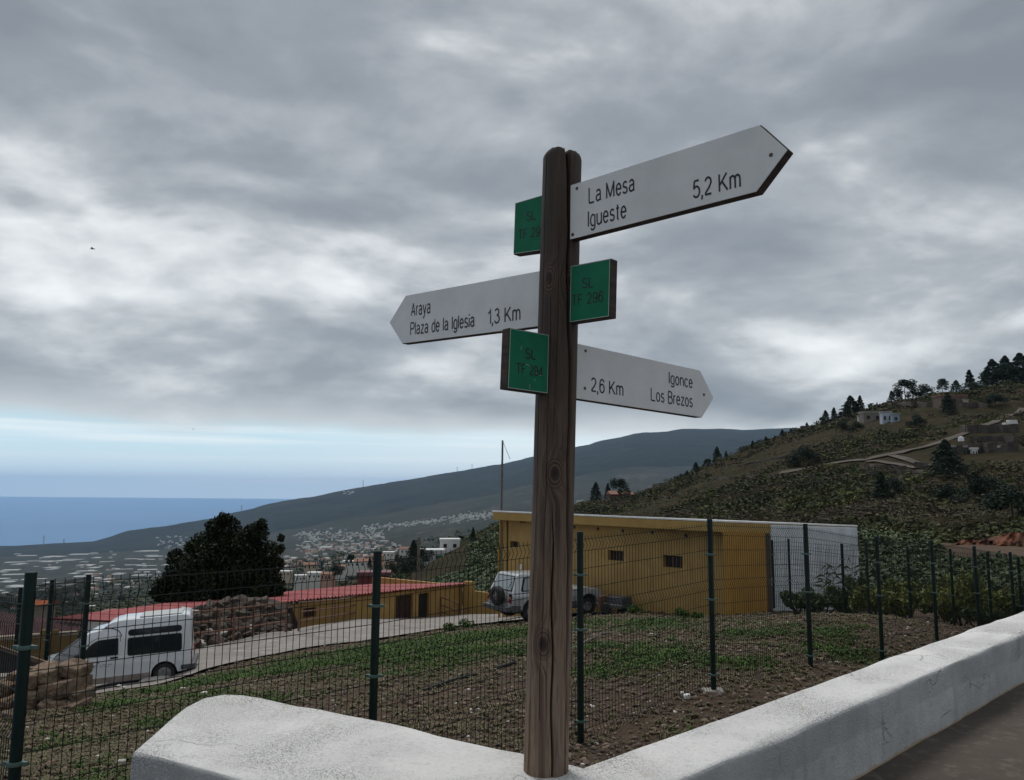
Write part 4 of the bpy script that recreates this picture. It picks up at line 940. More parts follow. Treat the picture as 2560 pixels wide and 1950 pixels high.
# the long low building below the road, red corrugated roof
eL = Vector(P(250, 1562, 28.6)); eM = Vector(P(714, 1504, 36)); eR = Vector(P(1170, 1458, 46))
U2 = (eR-eM); U2.z = 0; U2.normalize(); eL = eM-U2*6.6; eL.z = eM.z-.10; L2 = (eR-eL).dot(U2)
N2 = Vector((U2.y, -U2.x, 0)); N2 = N2 if N2.y < 0 else -N2
lb = empty('low_building', (eM.x, eM.y, gz(eM.x, eM.y)), 'long low ochre building with a red corrugated roof beyond the yard road', 'building')
bkz = -.58
NSH = 13
for i in range(NSH):
    a = i*L2/NSH; b = (i+1)*L2/NSH-.015; n = 14; V = []; mb = MB()
    for row in (0, 1):
        for j in range(n+1):
            u = a+(b-a)*j/n; w = .035*math.cos(2*math.pi*j/2.)+.012*(i % 2)
            base = eL+U2*u; base.z = eL.z+(eM.z-eL.z)*min(1, u/6.6)+(eR.z-eM.z)*max(0, (u-6.6)/(L2-6.6))
            q = base+N2*.0-N2*(7.4*row)+UPV*(w+row*bkz*1.0+row*.0); V.append(q)
    V += [q-UPV*.02 for q in V]; m_ = 2*(n+1)
    F_ = [(j, j+1, n+2+j, n+1+j) for j in range(n)]+[(m_+j, m_+n+1+j, m_+n+2+j, m_+j+1) for j in range(n)]+[(j, m_+j, m_+j+1, j+1) for j in range(n)]+[(n+1+j, n+2+j, m_+n+2+j, m_+n+1+j) for j in range(n)]
    mb.add(V, F_); build('roof_sheet', mb, m_redroof, lb, fixn=False)
w0 = eL-N2*.25; w0 = Vector((w0.x, w0.y, 0))
ops = [opening_on(*q, w0, U2, N2) for q in [(758, 1517, 791, 1546), (988, 1485, 1033, 1560), (1045, 1481, 1074, 1560)]]
wall_open('front_wall', w0, U2, L2-.2, -9.5, eL.z-.06, eR.z-.06, N2, ops, m_yellow, lb)
fill('window', ops[0], w0, U2, N2, m_brownwood, lb, bars=3); fill('garage_door', ops[1], w0, U2, N2, m_brownwood, lb, bars=2, barmat=m_dark); fill('door', ops[2], w0, U2, N2, m_dark, lb)
r0 = eR-N2*.25-U2*.2; mb = MB(); mb.prism([Vector((q.x, q.y, eR.z-.1)) for q in (r0, r0-N2*7, r0-N2*7-U2*.25, r0-U2*.25)], (0, 0, -5)); build('side_wall', mb, m_yellow, lb)
r1 = Vector(P(1178, 1455, 45.6)); mb = MB(); mb.prism([Vector((q.x, q.y, r1.z)) for q in (r1, r1+U2*.3, r1+U2*.3-N2*.6, r1-N2*.6)], (0, 0, -5)); build('end_pier', mb, m_yellow3, lb)
a = Vector(P(1184, 1477, 45.4)); b = Vector(P(1290, 1490, 43)); mb = MB(); n_ = Vector((b.y-a.y, a.x-b.x, 0)).normalized()*.2
mb.prism([a, b, b+n_*-1, a+n_*-1], (0, 0, -5)); build('yard_wall', mb, m_yellow3, None, label='low ochre yard wall between the red-roofed building and the silver off-roader', cat='wall', bevel=.02)
# handrail along the road
def railing(pts, hgt, levels, label, rail_r=.034):
    pts = [Vector(q) for q in pts]; r = empty('handrail', pts[0], label, 'handrail', 'rusty handrails by the road')
    for q in pts:
        mb = MB(); mb.box((q.x, q.y, q.z+hgt/2-.2), (.06, .06, hgt+.4)); build('post', mb, m_rust, r)
    for h in levels:
        mb = MB(); mb.tube([q+UPV*h for q in pts], rail_r, 6); build('rail', mb, m_rust, r)
    return r
railing([P(*q) for q in [(470, 1613, 27.0), (546, 1605, 27.8), (583, 1599, 28.4), (631, 1592, 29.2), (714, 1578, 30.6)]], 1.05, (1.05, .70, .36), 'rusty handrail in front of the heap of stones')
railing([P(*q) for q in [(746, 1577, 31.3), (836, 1560, 36.5), (900, 1547, 40.5), (975, 1540, 43)]], 1.05, (1.05, .70, .36), 'rusty handrail along the wall of the red-roofed building')
railing([P(*q) for q in [(1076, 1527, 45), (1102, 1541, 44.5), (1146, 1556, 44)]], 1.0, (1.0, .6, .25), 'short rusty stair rail beside the dark door')
# left hand building with maroon roof
mbd = empty('maroon_roof_building', P(60, 1640, 29), 'building with a maroon ribbed roof and ochre parapet at the left edge', 'building')
f0, f1, b1, b0 = [Vector(q) for q in (P(-160, 1612, 27), P(212, 1576, 30.5), P(206, 1556, 37), P(-160, 1508, 39))]
for i in range(9):
    t0, t1 = i/9, (i+1)/9-.004; mb = MB(); n = 8; V = []
    for row in (0, 1):
        for j in range(n+1):
            t = t0+(t1-t0)*j/n; q = (f0.lerp(f1, t) if row == 0 else b0.lerp(b1, t)); V.append(q+UPV*(.05*math.cos(math.pi*j)+.02*(i % 2)))
    V += [q-UPV*.03 for q in V]; m_ = 2*(n+1)
    mb.add(V, [(j, j+1, n+2+j, n+1+j) for j in range(n)]+[(m_+j, m_+n+1+j, m_+n+2+j, m_+j+1) for j in range(n)]+[(j, m_+j, m_+j+1, j+1) for j in range(n)])
    build('roof_sheet', mb, m_maroon, mbd, fixn=False)
p0, p1 = Vector(P(-160, 1603, 26.4)), Vector(P(196, 1578, 29.3)); n_ = Vector((p1.y-p0.y, p0.x-p1.x, 0)).normalized()*-.22
mb = MB(); mb.prism([p0-UPV*.12, p1-UPV*.12, p1-UPV*.12+n_, p0-UPV*.12+n_], (0, 0, -3.2)); build('parapet', mb, m_yellow, mbd)
mb = MB(); mb.prism([p0-n_*.2, p1-n_*.2, p1+n_*1.2, p0+n_*1.2], (0, 0, -.118)); build('coping', mb, m_house_c, mbd)
for px, yy in [(108, 29), (138, 29.4)]:
    q = Vector(P(px, 1590, yy-1.4)); mb = MB(); mb.box((q.x, q.y, q.z-.9), (.16, .16, 2.2)); build('pier', mb, m_yellow3, mbd)
q0, q1 = Vector(P(-60, 1598, 14.6)), Vector(P(139, 1664, 14.2))
mb = MB(); mb.prism([q0, q1, q1-UPV*.35, q0-UPV*1.0], (0, .05, 0)); 
ms = build('sloping_panel', mb, M('dark sheet', (.03, .028, .028), (.05, .045, .042), 5, .7), None, label='dark sheet panel with a brown sloping top edge behind the boulders', cat='panel', at=tuple(q1))
mb = MB(); mb.prism([q0+UPV*.03, q1+UPV*.03, q1-UPV*.04, q0-UPV*.04], (0, -.05, 0)); tr = build('top_rail', mb, M('brown rail', (.15, .095, .065), (.10, .065, .045), 8, .8), ms)
c0, c1c = Vector(P(-60, 1692, 13.4)), Vector(P(62, 1690, 13.1))
mb = MB(); mb.prism([c0, c1c, c1c+Vector((0, .25, 0)), c0+Vector((0, .25, 0))], (0, 0, -.9)); build('concrete_block_wall', mb, m_kerb, None, label='low grey concrete wall end at the left edge beside the boulders', cat='wall', at=tuple(c0), bevel=.01)
# ------------------------------------------------------------------ boulder wall and heap of stones
m_rock_t2 = M('pale tan boulder stone', (.22, .165, .11), (.12, .085, .06), 2.2, .95, c3=(.30, .24, .17), s3=8, f3=(.52, .75), bump=1, bscale=9, bdist=.07)
bw = empty('boulder_wall', P(110, 1760, 12.2), 'dry wall of large tan boulders in front of the white van', 'wall')
R3 = [rock_base(100+i, 4, .0, .78) for i in range(1)]
HB = [hull_rock(40+i, 26, .16, .65, .07) for i in range(7)]
def boulder(name, c, rx, ry, rz, seed, mat, parent):
    V, F_ = R3[0]; V = np.array(V); r = random.Random(seed); o = (r.uniform(0, 90), r.uniform(0, 90)); V[:, 0] *= 1 if seed % 2 else -1; F_ = F_ if seed % 2 else [f[::-1] for f in F_]
    n = fbm(V[:, 0]*1.1+o[0]+V[:, 2]*.9, V[:, 1]*1.1+o[1]-V[:, 2]*.7, 4)+.5*np.abs(fbm(V[:, 0]*2.3+o[1]-V[:, 2]*1.9, V[:, 1]*2+o[0]+V[:, 2]*1.7, 3))
    V = V*(1+.2*n)[:, None]; V = V*(1+.11*fbm(V[:, 0]*4+o[1]+V[:, 2]*4, V[:, 1]*5-V[:, 2]*3+o[0], 3))[:, None]; a = r.uniform(-.25, .25)
    X = V[:, 0]*rx; Z_ = V[:, 2]*rz; X, Z_ = X*math.cos(a)-Z_*math.sin(a), X*math.sin(a)+Z_*math.cos(a)
    mb = MB(); mb.add(np.column_stack([X+c[0], V[:, 1]*ry+c[1], Z_+c[2]]), F_); return build(name, mb, mat, parent, smooth='all', fixn=False)
for i, (cx, cy, w, h, dd) in enumerate([(335, 735, 200, 165, 0), (495, 705, 225, 165, .1), (690, 640, 250, 130, .25), (420, 640, 190, 90, .35), (330, 895, 205, 160, -.1), (565, 825, 350, 190, 0), (745, 775, 110, 130, .3), (765, 890, 125, 130, .1), (600, 965, 360, 120, -.1), (125, 815, 130, 160, .1), (35, 890, 150, 110, 0),
        (110, 945, 190, 130, -.1), (300, 1035, 200, 100, -.2), (500, 1035, 210, 90, -.25), (700, 990, 190, 100, -.15), (20, 1000, 140, 120, -.2), (150, 1060, 190, 110, -.3), (40, 780, 150, 90, .3), (200, 700, 120, 110, .3), (60, 1130, 200, 90, -.4), (360, 1105, 160, 60, -.35)]):
    px, py = cx/3.734, 1500+cy/3.734; y = 12.3+dd; c = P(px, py, y); boulder('boulder', c, w/3.734/2*y/2060*.92, .30, h/3.734/2*y/2060*.92, i, (m_rock_t, m_rock_t2, m_rock_t)[i % 3], bw)
hp = empty('stone_heap', P(630, 1590, 30), 'heap of brown lava stones held behind the rusty handrail', 'stone heap')
def heap_top(px): return np.interp(px, [455, 500, 540, 590, 640, 680, 712], [1537, 1519, 1514, 1501, 1506, 1518, 1540])
def heap_bot(px): return np.interp(px, [455, 714], [1614, 1576])
ml = [hull_rock(300+i, 13, .05, .35) for i in range(7)]; mmesh = []
for V, F_ in ml:
    me = bpy.data.meshes.new('stone'); me.from_pydata(V, [], F_); me.materials.append(m_rock_b)
    mmesh.append(me)
def put_stone(par, c, r_, k, mat=None, name='stone'):
    o = bpy.data.objects.new(name, mmesh[k % 7]); COL.objects.link(o); o.parent = par; o.location = Vector(c)-par.location
    o.rotation_euler = (random.uniform(-.5, .5), random.uniform(-.5, .5), random.uniform(0, 6)); o.scale = (r_*random.uniform(1, 1.5), r_*random.uniform(.9, 1.2), r_*random.uniform(.65, .95))
    if mat: o.material_slots[0].link = 'OBJECT'; o.material_slots[0].material = mat
    return o
n = 0
for row in range(7):
    for col in range(19):
        px = 454+col*14.0+random.uniform(-4, 4)+(row % 2)*7; t = row/6+random.uniform(-.05, .05)
        py = heap_bot(px)*(1-t)+heap_top(px)*t+3; y = np.interp(px, [455, 714], [27.6, 31.4])+t*1.6
        put_stone(hp, P(px, py, y), random.uniform(.17, .36) if row < 6 else random.uniform(.26, .40), n, m_rock_w if random.random() < .07 else None); n += 1
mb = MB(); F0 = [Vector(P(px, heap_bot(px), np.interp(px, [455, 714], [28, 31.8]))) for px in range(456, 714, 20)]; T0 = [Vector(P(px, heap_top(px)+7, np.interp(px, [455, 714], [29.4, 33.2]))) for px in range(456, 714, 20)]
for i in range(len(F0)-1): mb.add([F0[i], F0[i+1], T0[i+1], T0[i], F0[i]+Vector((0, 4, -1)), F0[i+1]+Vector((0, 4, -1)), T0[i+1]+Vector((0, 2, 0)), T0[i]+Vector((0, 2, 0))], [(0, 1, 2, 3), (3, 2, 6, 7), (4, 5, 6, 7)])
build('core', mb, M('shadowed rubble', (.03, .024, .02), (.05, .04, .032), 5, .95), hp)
# ------------------------------------------------------------------ white van (built along +x = nose, then turned and placed)
def wheel_parts(root, x, y, r, w, rimr, side, name='wheel'):
    wo = bpy.data.objects.new(name, None); COL.objects.link(wo); wo.parent = root; wo.location = (x, y, r)
    mb = MB(); mb.lathe([(rimr, -w/2), (r*.93, -w/2), (r, -w/2+.03), (r, w/2-.03), (r*.93, w/2), (rimr, w/2), (rimr, -w/2)], 28, axis='y', cap=False); build('tyre', mb, m_tyre, wo, local=True, smooth=50)
    mb = MB(); s = side
    mb.lathe([(rimr, s*w*.38), (rimr*.86, s*w*.42), (rimr*.80, s*w*.22), (rimr*.45, s*w*.26), (rimr*.36, s*w*.40), (rimr*.12, s*w*.42)][::1], 24, axis='y'); build('rim', mb, m_rim, wo, local=True, smooth=40)
    mb = MB()
    for k in range(5):
        a = k*2*math.pi/5; mb.lathe([(rimr*.09, s*w*.20), (rimr*.09, s*w*.30)], 6, axis='y', c=(math.cos(a)*rimr*.62, 0, math.sin(a)*rimr*.62))
    build('vent_holes', mb, m_dark, wo, local=True)
    return wo
def arc(cx, cz, r, a0, a1, n=10): return [(cx+r*math.cos(math.radians(a0+(a1-a0)*i/n)), cz+r*math.sin(math.radians(a0+(a1-a0)*i/n))) for i in range(n+1)]
def shell(poly, wf, mi=0):
    """side outline (x,z) -> closed body whose half width follows wf(x,z)"""
    n = len(poly); a = [(x, wf(x, z), z) for x, z in poly]; b = [(x, -wf(x, z), z) for x, z in poly]
    mb = MB(); mb.add(a+b, [tuple(range(n)), tuple(range(n, 2*n))[::-1]]+[(i, (i+1) % n, n+(i+1) % n, n+i) for i in range(n)], mi); return mb
def sidepanel(poly, wf, off, side, th=.012):
    a = [(x, side*(wf(x, z)+off), z) for x, z in poly]; b = [(x, side*(wf(x, z)+off-th), z) for x, z in poly]; n = len(poly)
    mb = MB(); mb.add(a+b, [tuple(range(n)), tuple(range(n, 2*n))[::-1]]+[(i, (i+1) % n, n+(i+1) % n, n+i) for i in range(n)]); return mb
def inset(poly, d):
    c = np.mean(poly, 0); out = []
    for q in poly:
        v = np.array(q)-c; out.append(tuple(c+v*(1-d/max(.05, abs(v).min()+.0)) if False else c+np.sign(v)*np.maximum(np.abs(v)-d, 0)))
    return out
def rrect(x0, z0, x1, z1, r=.05, sk=0, n=4):
    pts = []
    for cx, cz, a in ((x1-r, z1-r, 0), (x0+r, z1-r, 90), (x0+r, z0+r, 180), (x1-r, z0+r, 270)): pts += arc(cx, cz, r, a, a+90, n)
    return [(x+sk*(z-z0), z) for x, z in pts]
VW = lambda x, z: .775-(.13*max(0, z-.93))-(.06*max(0, (x-2.6))**1.5)-.04*max(0, .35-z)
def make_van():
    root = empty('van', (0, 0, 0), 'white high-roofed small van with side windows parked nose down on the yard road', 'van')
    low = arc(0, .29, .35, 180, 0)[::1]
    poly = [(-.68, .93), (-.70, .60), (-.70, .36), (-.36, .30)]+arc(0, .30, .34, 178, 2)[0:]+[(.36, .22), (2.22, .20)]+arc(2.58, .30, .34, 178, 2)+[(3.0, .24), (3.32, .26), (3.37, .48), (3.33, .70), (3.18, .86), (2.86, .93)]
    m = shell(poly, VW); build('body', m, m_van, root, local=True, smooth=35, bevel=.02)
    up = [(-.68, .932), (2.86, .932), (2.80, .96), (2.02, 1.52), (1.86, 1.60), (1.60, 1.645), (1.47, 1.76), (1.32, 1.83), (1.1, 1.865), (-.52, 1.88), (-.63, 1.85), (-.67, 1.76)]
    m = shell(up, lambda x, z: VW(x, z)-.004); build('cabin', m, m_van, root, local=True, smooth=35, bevel=.035)
    build('chassis', MB().box((1.3, 0, .36), (3.9, 1.15, .34)), m_rubber, root, local=True)
    for s in (1, -1):
        m = sidepanel([(.36, .215), (2.22, .20), (2.22, .36), (.36, .38)], VW, .006, s); build('dirty_sill', m, m_vandirt, root, local=True)
        fr = sidepanel(rrect(-.46, .89, .93, 1.375, .06), VW, .010, s); f_ = build('rear_window', fr, m_rubber, root, local=True, bevel=.004)
        build('pane', sidepanel(rrect(-.43, .92, .28, 1.345, .05), VW, .014, s, .01), m_glass, f_, local=True)
        build('pane', sidepanel(rrect(.31, .92, .90, 1.345, .05), VW, .014, s, .01), m_glassb if False else m_glass, f_, local=True)
        fr = sidepanel(rrect(-.46, 1.425, .92, 1.60, .08), VW, .010, s); f2 = build('upper_window', fr, m_rubber, root, local=True, bevel=.004)
        build('pane', sidepanel(rrect(-.42, 1.45, .88, 1.575, .055), VW, .014, s, .01), m_glass, f2, local=True)
        dw = [(1.16, .95), (2.10, .95), (2.13, .99), (1.82, 1.30), (1.72, 1.36), (1.60, 1.39), (1.18, 1.40), (1.16, 1.37)]
        dr = sidepanel([(1.11, .26), (2.16, .26), (2.19, .95), (1.88, 1.33), (1.70, 1.43), (1.11, 1.45)], VW, .0035, s, .01); d_ = build('door', dr, m_van, root, local=True, bevel=.002)
        ln = MB()
        for a, b in (((1.11, .26), (1.11, 1.45)), ((2.165, .26), (2.195, .95)), ((2.195, .95), (1.88, 1.335)), ((1.88, 1.335), (1.70, 1.435)), ((1.70, 1.435), (1.11, 1.455))):
            v = np.array(b)-np.array(a); nn = np.array([-v[1], v[0]])/np.linalg.norm(v)*.006
            q = [tuple(np.array(a)+nn), tuple(np.array(b)+nn), tuple(np.array(b)-nn), tuple(np.array(a)-nn)]
            p_ = sidepanel(q, VW, .0045, s, .01); ln.add(p_.v, p_.f)
        build('door_gap', ln, m_rubber, d_, local=True, kind='stuff')
        w_ = build('door_glass', sidepanel(dw, VW, .008, s, .01), m_rubber, d_, local=True)
        build('door_pane', sidepanel([(1.19, .98), (2.05, .98), (1.80, 1.28), (1.70, 1.34), (1.60, 1.365), (1.21, 1.37)], VW, .012, s, .01), m_glass, d_, local=True)
        build('handle', sidepanel(rrect(1.16, .855, 1.36, .90, .015), VW, .016, s, .02), m_rubber, d_, local=True)
        # crest and two lines of small lettering on the door
        ec = MB(); R_ = []
        c = [(1.66+.04*math.cos(t), .80+.05*math.sin(t)) for t in np.linspace(0, 2*math.pi, 12)[:-1]]; build('crest', sidepanel(c, VW, .0065, s, .004), M('door crest grey', (.25, .29, .36), rough=.5), d_, local=True)
        for (x0, x1, z0, h) in ((1.30, 1.98, .70, .028), (1.38, 1.84, .655, .02)):
            L_ = MB(); x = x0; rr = random.Random(5)
            while x < x1:
                w = rr.uniform(.012, .024); p_ = sidepanel([(x, z0), (x+w*.65, z0), (x+w*.65, z0+h), (x, z0+h)], VW, .0062, s, .003); L_.add(p_.v, p_.f); x += w+(.03 if rr.random() < .15 else 0)
            build('small_print', L_, M('door print', (.22, .26, .34), rough=.5), d_, local=True, kind='stuff')
        sm = MB()
        for a, b in (((1.50, 1.72), (1.28, 1.66)), ((1.28, 1.66), (1.16, 1.60)), ((1.16, 1.60), (1.10, 1.50)), ((1.10, 1.50), (1.08, 1.44))):
            v = np.array(b)-np.array(a); nn = np.array([-v[1], v[0]])/np.linalg.norm(v)*.009; p_ = sidepanel([tuple(np.array(a)+nn), tuple(np.array(b)+nn), tuple(np.array(b)-nn), tuple(np.array(a)-nn)], VW, .006, s, .012); sm.add(p_.v, p_.f)
        build('roof_seam', sm, m_rubber, root, local=True, kind='stuff')
        # crease lines and wheel arch lip
        build('crease', sidepanel([(-.66, .80), (1.09, .80), (1.09, .815), (-.66, .815)], VW, .006, s, .008), m_van, root, local=True)
        for cx in (0, 2.58):
            lip = MB(); o = arc(cx, .30, .385, 175, 5, 14); i_ = arc(cx, .30, .34, 175, 5, 14)
            q = sidepanel(o+i_[::-1], VW, .012, s, .02); lip.add(q.v, q.f); build('arch_lip', lip, m_van, root, local=True)
            build('wheel_well', MB().lathe([(.335, -.28), (.335, .0)], 20, axis='y', c=(cx, s*.74 if s < 0 else .74+.0, .31)) if False else MB().box((cx, s*.60, .40), (.60, .14, .36)), m_dark, root, local=True)
        m_ = MB(); m_.box((2.18, s*.86, .99), (.10, .17, .13)); build('mirror', m_, m_rubber, root, local=True, bevel=.02)
        build('headlight', MB().box((3.30, s*.58, .66), (.12, .22, .15)), m_glassb, root, local=True, bevel=.015)
        build('tail_light', MB().box((-.70, s*.66, .66), (.035, .10, .34)), m_redlamp, root, local=True, bevel=.01)
    # rear bumper, front bumper
    build('rear_bumper', MB().box((-.71, 0, .42), (.20, 1.56, .17)).box((-.55, 0, .42), (.26, 1.57, .15)), m_jeeplow, root, local=True, bevel=.03)
    build('front_bumper', MB().box((3.34, 0, .38), (.20, 1.46, .20)), m_jeeplow, root, local=True, bevel=.04)
    # windscreen sheet lying on the sloping nose of the cabin
    a, b = (2.74, 1.005), (2.06, 1.495); n_ = np.array([b[1]-a[1], a[0]-b[0]]); n_ = n_/np.linalg.norm(n_)*.014
    def ws(m0, m1, off, w0, w1):
        p0 = np.array(a)*(1-m0)+np.array(b)*m0+n_*off; p1 = np.array(a)*(1-m1)+np.array(b)*m1+n_*off
        mb = MB(); mb.prism([(p0[0], -w0, p0[1]), (p0[0], w0, p0[1]), (p1[0], w1, p1[1]), (p1[0], -w1, p1[1])], (-n_[0]*.8, 0, -n_[1]*.8)); return mb
    w = build('windscreen', ws(-.02, 1.02, 1, .70, .64), m_rubber, root, local=True); build('pane', ws(.03, .97, 1.5, .66, .60), m_glassb, w, local=True)
    mb = MB(); mb.tube([(2.80, .2, .985), (2.50, .45, 1.19)], .010, 5); mb.tube([(2.80, -.3, .985), (2.50, -.05, 1.19)], .010, 5); build('wiper', mb, m_rubber, root, local=True, kind='stuff')
    mb = MB(); mb.box((.1, 0, 1.895), (1.1, 1.0, .03)); build('roof_panel', mb, M('grey roof panel', (.40, .42, .42), rough=.6), root, local=True, bevel=.012)
    for x in (0, 2.58):
        for s in (1, -1): wheel_parts(root, x, s*.685, .285, .17, .19, s)
    return root
van = make_van()
# rear wheel foot and front wheel foot on the road
rw = Vector(P(411, 1709, 21.5)); vd = Vector((-.951, -.309, -.060)).normalized()
X = vd; Yv = UPV.cross(X).normalized(); Zv = X.cross(Yv)
Rm = Matrix((X, Yv, Zv)).transposed()
van.rotation_euler = Rm.to_euler(); van.location = rw+Yv*(-.70)*.92; van.scale = (.93, .92, .905)
# ------------------------------------------------------------------ silver off-roader
def make_jeep():
    root = empty('off_roader', (0, 0, 0), 'silver three-door off-roader with a spare wheel on its tailgate, parked beside the ochre shed', 'car')
    W = lambda x, z: .82-.22*max(0, z-1.08)-.05*max(0, x-3.3)
    poly = [(-.0, 1.08), (-.05, .9), (-.06, .48)]+[(.36, .46)]+arc(.78, .46, .42, 176, 4)+[(1.24, .44), (2.78, .44)]+arc(3.22, .46, .42, 176, 4)+[(3.66, .46), (3.85, .5), (3.9, .80), (3.84, 1.0), (3.6, 1.07), (2.65, 1.12), (2.6, 1.10)]
    build('body', shell(poly, W), m_silver, root, local=True, smooth=35, bevel=.025)
    up = [(.0, 1.085), (2.62, 1.13), (2.02, 1.70), (1.85, 1.78), (.42, 1.83), (.27, 1.79), (.04, 1.15)]
    build('cabin', shell(up, lambda x, z: W(x, z)-.004), m_silver, root, local=True, smooth=35, bevel=.03)
    build('chassis', MB().box((1.9, 0, .48), (3.7, 1.2, .36)), m_rubber, root, local=True)
    low = lambda x, z: W(x, z)
    for s in (1, -1):
        for q in ([(-.05, .40), (.36, .40), (.36, .62), (-.05, .66)], [(1.22, .40), (2.8, .40), (2.8, .62), (1.22, .62)], [(3.64, .40), (3.86, .45), (3.86, .62), (3.66, .62)]):
            build('lower_cladding', sidepanel(q, W, .008, s), m_jeeplow, root, local=True)
        for cx in (.78, 3.22):
            o = arc(cx, .46, .49, 178, 2, 14); i_ = arc(cx, .46, .42, 178, 2, 14); build('arch_flare', sidepanel(o+i_[::-1], W, .05, s, .06), m_silver, root, local=True, smooth=40)
            build('wheel_well', MB().box((cx, s*.62, .60), (.74, .16, .46)), m_dark, root, local=True)
        w = build('side_window', sidepanel([(.36, 1.16), (1.10, 1.17), (1.12, 1.20), (1.12, 1.66), (1.06, 1.69), (.56, 1.69), (.48, 1.66), (.34, 1.22)], W, .008, s), m_rubber, root, local=True)
        build('pane', sidepanel([(.40, 1.20), (1.08, 1.21), (1.08, 1.65), (.56, 1.65)], W, .012, s, .01), m_glassb, w, local=True)
        w = build('front_side_window', sidepanel([(1.22, 1.17), (2.40, 1.18), (1.98, 1.62), (1.85, 1.68), (1.24, 1.69)], W, .008, s), m_rubber, root, local=True)
        build('pane', sidepanel([(1.26, 1.21), (2.32, 1.22), (1.94, 1.60), (1.84, 1.65), (1.28, 1.65)], W, .012, s, .01), m_glass, w, local=True)
        t = build('tail_light', MB().box((-.055, s*.73, .92), (.05, .14, .36)), m_rubber, root, local=True, bevel=.01)
        build('red_lens', MB().box((-.085, s*.73, .82), (.03, .12, .13)), m_redlamp, t, local=True); build('amber_lens', MB().box((-.085, s*.73, .95), (.03, .11, .08)), m_amber, t, local=True)
        build('mirror', MB().box((2.25, s*.93, 1.2), (.1, .16, .18)), m_rubber, root, local=True, bevel=.02)
    # rear window on the slanted tail
    def tail(m0, m1, off, w0, w1):
        a, b = np.array((.04, 1.15)), np.array((.27, 1.79)); n_ = np.array([-(b-a)[1], (b-a)[0]])/np.linalg.norm(b-a)
        p0, p1 = a+(b-a)*m0+n_*off, a+(b-a)*m1+n_*off; mb = MB(); mb.prism([(p0[0], -w0, p0[1]), (p0[0], w0, p0[1]), (p1[0], w1, p1[1]), (p1[0], -w1, p1[1])], (-n_[0]*.02, 0, -n_[1]*.02)); return mb
    w = build('rear_window', tail(.04, .93, .010, .66, .56), m_rubber, root, local=True); build('pane', tail(.10, .88, .016, .62, .53), m_glassb, w, local=True)
    b_ = MB(); b_.box((-.16, 0, .52), (.20, 1.62, .20)).box((-.22, 0, .56), (.14, .9, .08)); build('rear_bumper', b_, m_jeeplow, root, local=True, bevel=.03)
    build('number_plate', MB().box((-.275, .48, .80), (.02, .30, .14)) if False else MB().box((-.085, .45, .74), (.03, .34, .16)), m_plate_white, root, local=True)
    sw = bpy.data.objects.new('spare_wheel', None); COL.objects.link(sw); sw.parent = root; sw.location = (-.22, -.12, 1.0)
    mb = MB(); mb.lathe([(.19, -.12), (.33, -.12), (.36, -.09), (.36, .09), (.33, .12), (.19, .12), (.19, -.12)], 28, axis='x', cap=False); build('tyre', mb, m_tyre, sw, local=True, smooth=50)
    mb = MB(); mb.lathe([(.20, -.05), (.17, -.09), (.16, -.03), (.10, -.04), (.07, -.10), (.03, -.10)], 24, axis='x'); build('rim', mb, m_rim, sw, local=True, smooth=40)
    mb = MB(); mb.tube([(.0, -.5, 1.30), (.12, -.56, 1.55)], .012, 5); build('wiper', mb, m_rubber, root, local=True)
    for x in (.78, 3.22):
        for s in (1, -1): wheel_parts(root, x, s*.68, .36, .22, .2, s)
    return root
jp = make_jeep()
hd = Vector((.84, .54, .01)).normalized(); Yv = UPV.cross(hd).normalized(); Zv = hd.cross(Yv)
jp.rotation_euler = Matrix((hd, Yv, Zv)).transposed().to_euler()
ja = Vector(P(1283, 1558, 28.9)); jp.location = ja+Yv*.82-UPV*.0
jp.scale = (1.04, 1.0, .90)
# small rusty trailer with a rack to the right of it
ct = empty('trailer', P(1538, 1533, 30.3), 'dark rusty trailer frame standing against the ochre shed wall', 'trailer')
def tb(name, px, py, w, h, d, mat, yy=30.3): c = Vector(P(px, py, yy)); mb = MB(); mb.box(c, (w, d, h), Matrix.Rotation(-.75, 3, 'Z')); return build(name, mb, mat, ct, bevel=.01)
tb('bed', 1538, 1512, 1.15, .12, .9, m_jeeplow); tb('crate', 1545, 1500, .8, .26, .6, m_jeeplow); tb('front_board', 1512, 1503, .1, .42, .7, m_rust); tb('side_rail', 1540, 1520, 1.2, .05, .05, m_kerb)
for px in (1515, 1556):
    c = Vector(P(px, 1521, 30.0)); mb = MB(); mb.lathe([(.05, -.07), (.18, -.07), (.2, -.04), (.2, .04), (.18, .07), (.05, .07)], 18, axis='y', c=tuple(c)); build('wheel', mb, m_tyre, ct, smooth=40)
# ------------------------------------------------------------------ distant houses
def house_mb(w, d, h, gable=False, two=False):
    mb = MB(); mb.box((0, 0, h/2-2), (w, d, h+4))
    if gable:
        mb2 = MB(); e = .4
        V = [(-w/2-e, -d/2-e, h), (w/2+e, -d/2-e, h), (w/2+e, d/2+e, h), (-w/2-e, d/2+e, h), (-w/2-e, 0, h+d*.22), (w/2+e, 0, h+d*.22)]
        mb2.add(V, [(0, 1, 5, 4), (3, 4, 5, 2), (0, 4, 3), (1, 2, 5), (0, 3, 2, 1)]); return mb, mb2
    mb2 = MB(); mb2.box((0, 0, h+.2), (w+.3, d+.3, .4)); return mb, mb2
def windows_on(parent, w, d, h, rows=1, n=3, mat=None):
    for r_ in range(rows):
        for i in range(n):
            x = -w/2+(i+.5)*w/n; z = h*(r_+.5)/rows; mb = MB(); mb.box((x, -d/2-.04, z), (w/n*.35, .1, h/rows*.35)); build('window', mb, mat or m_dark, parent, local=True)
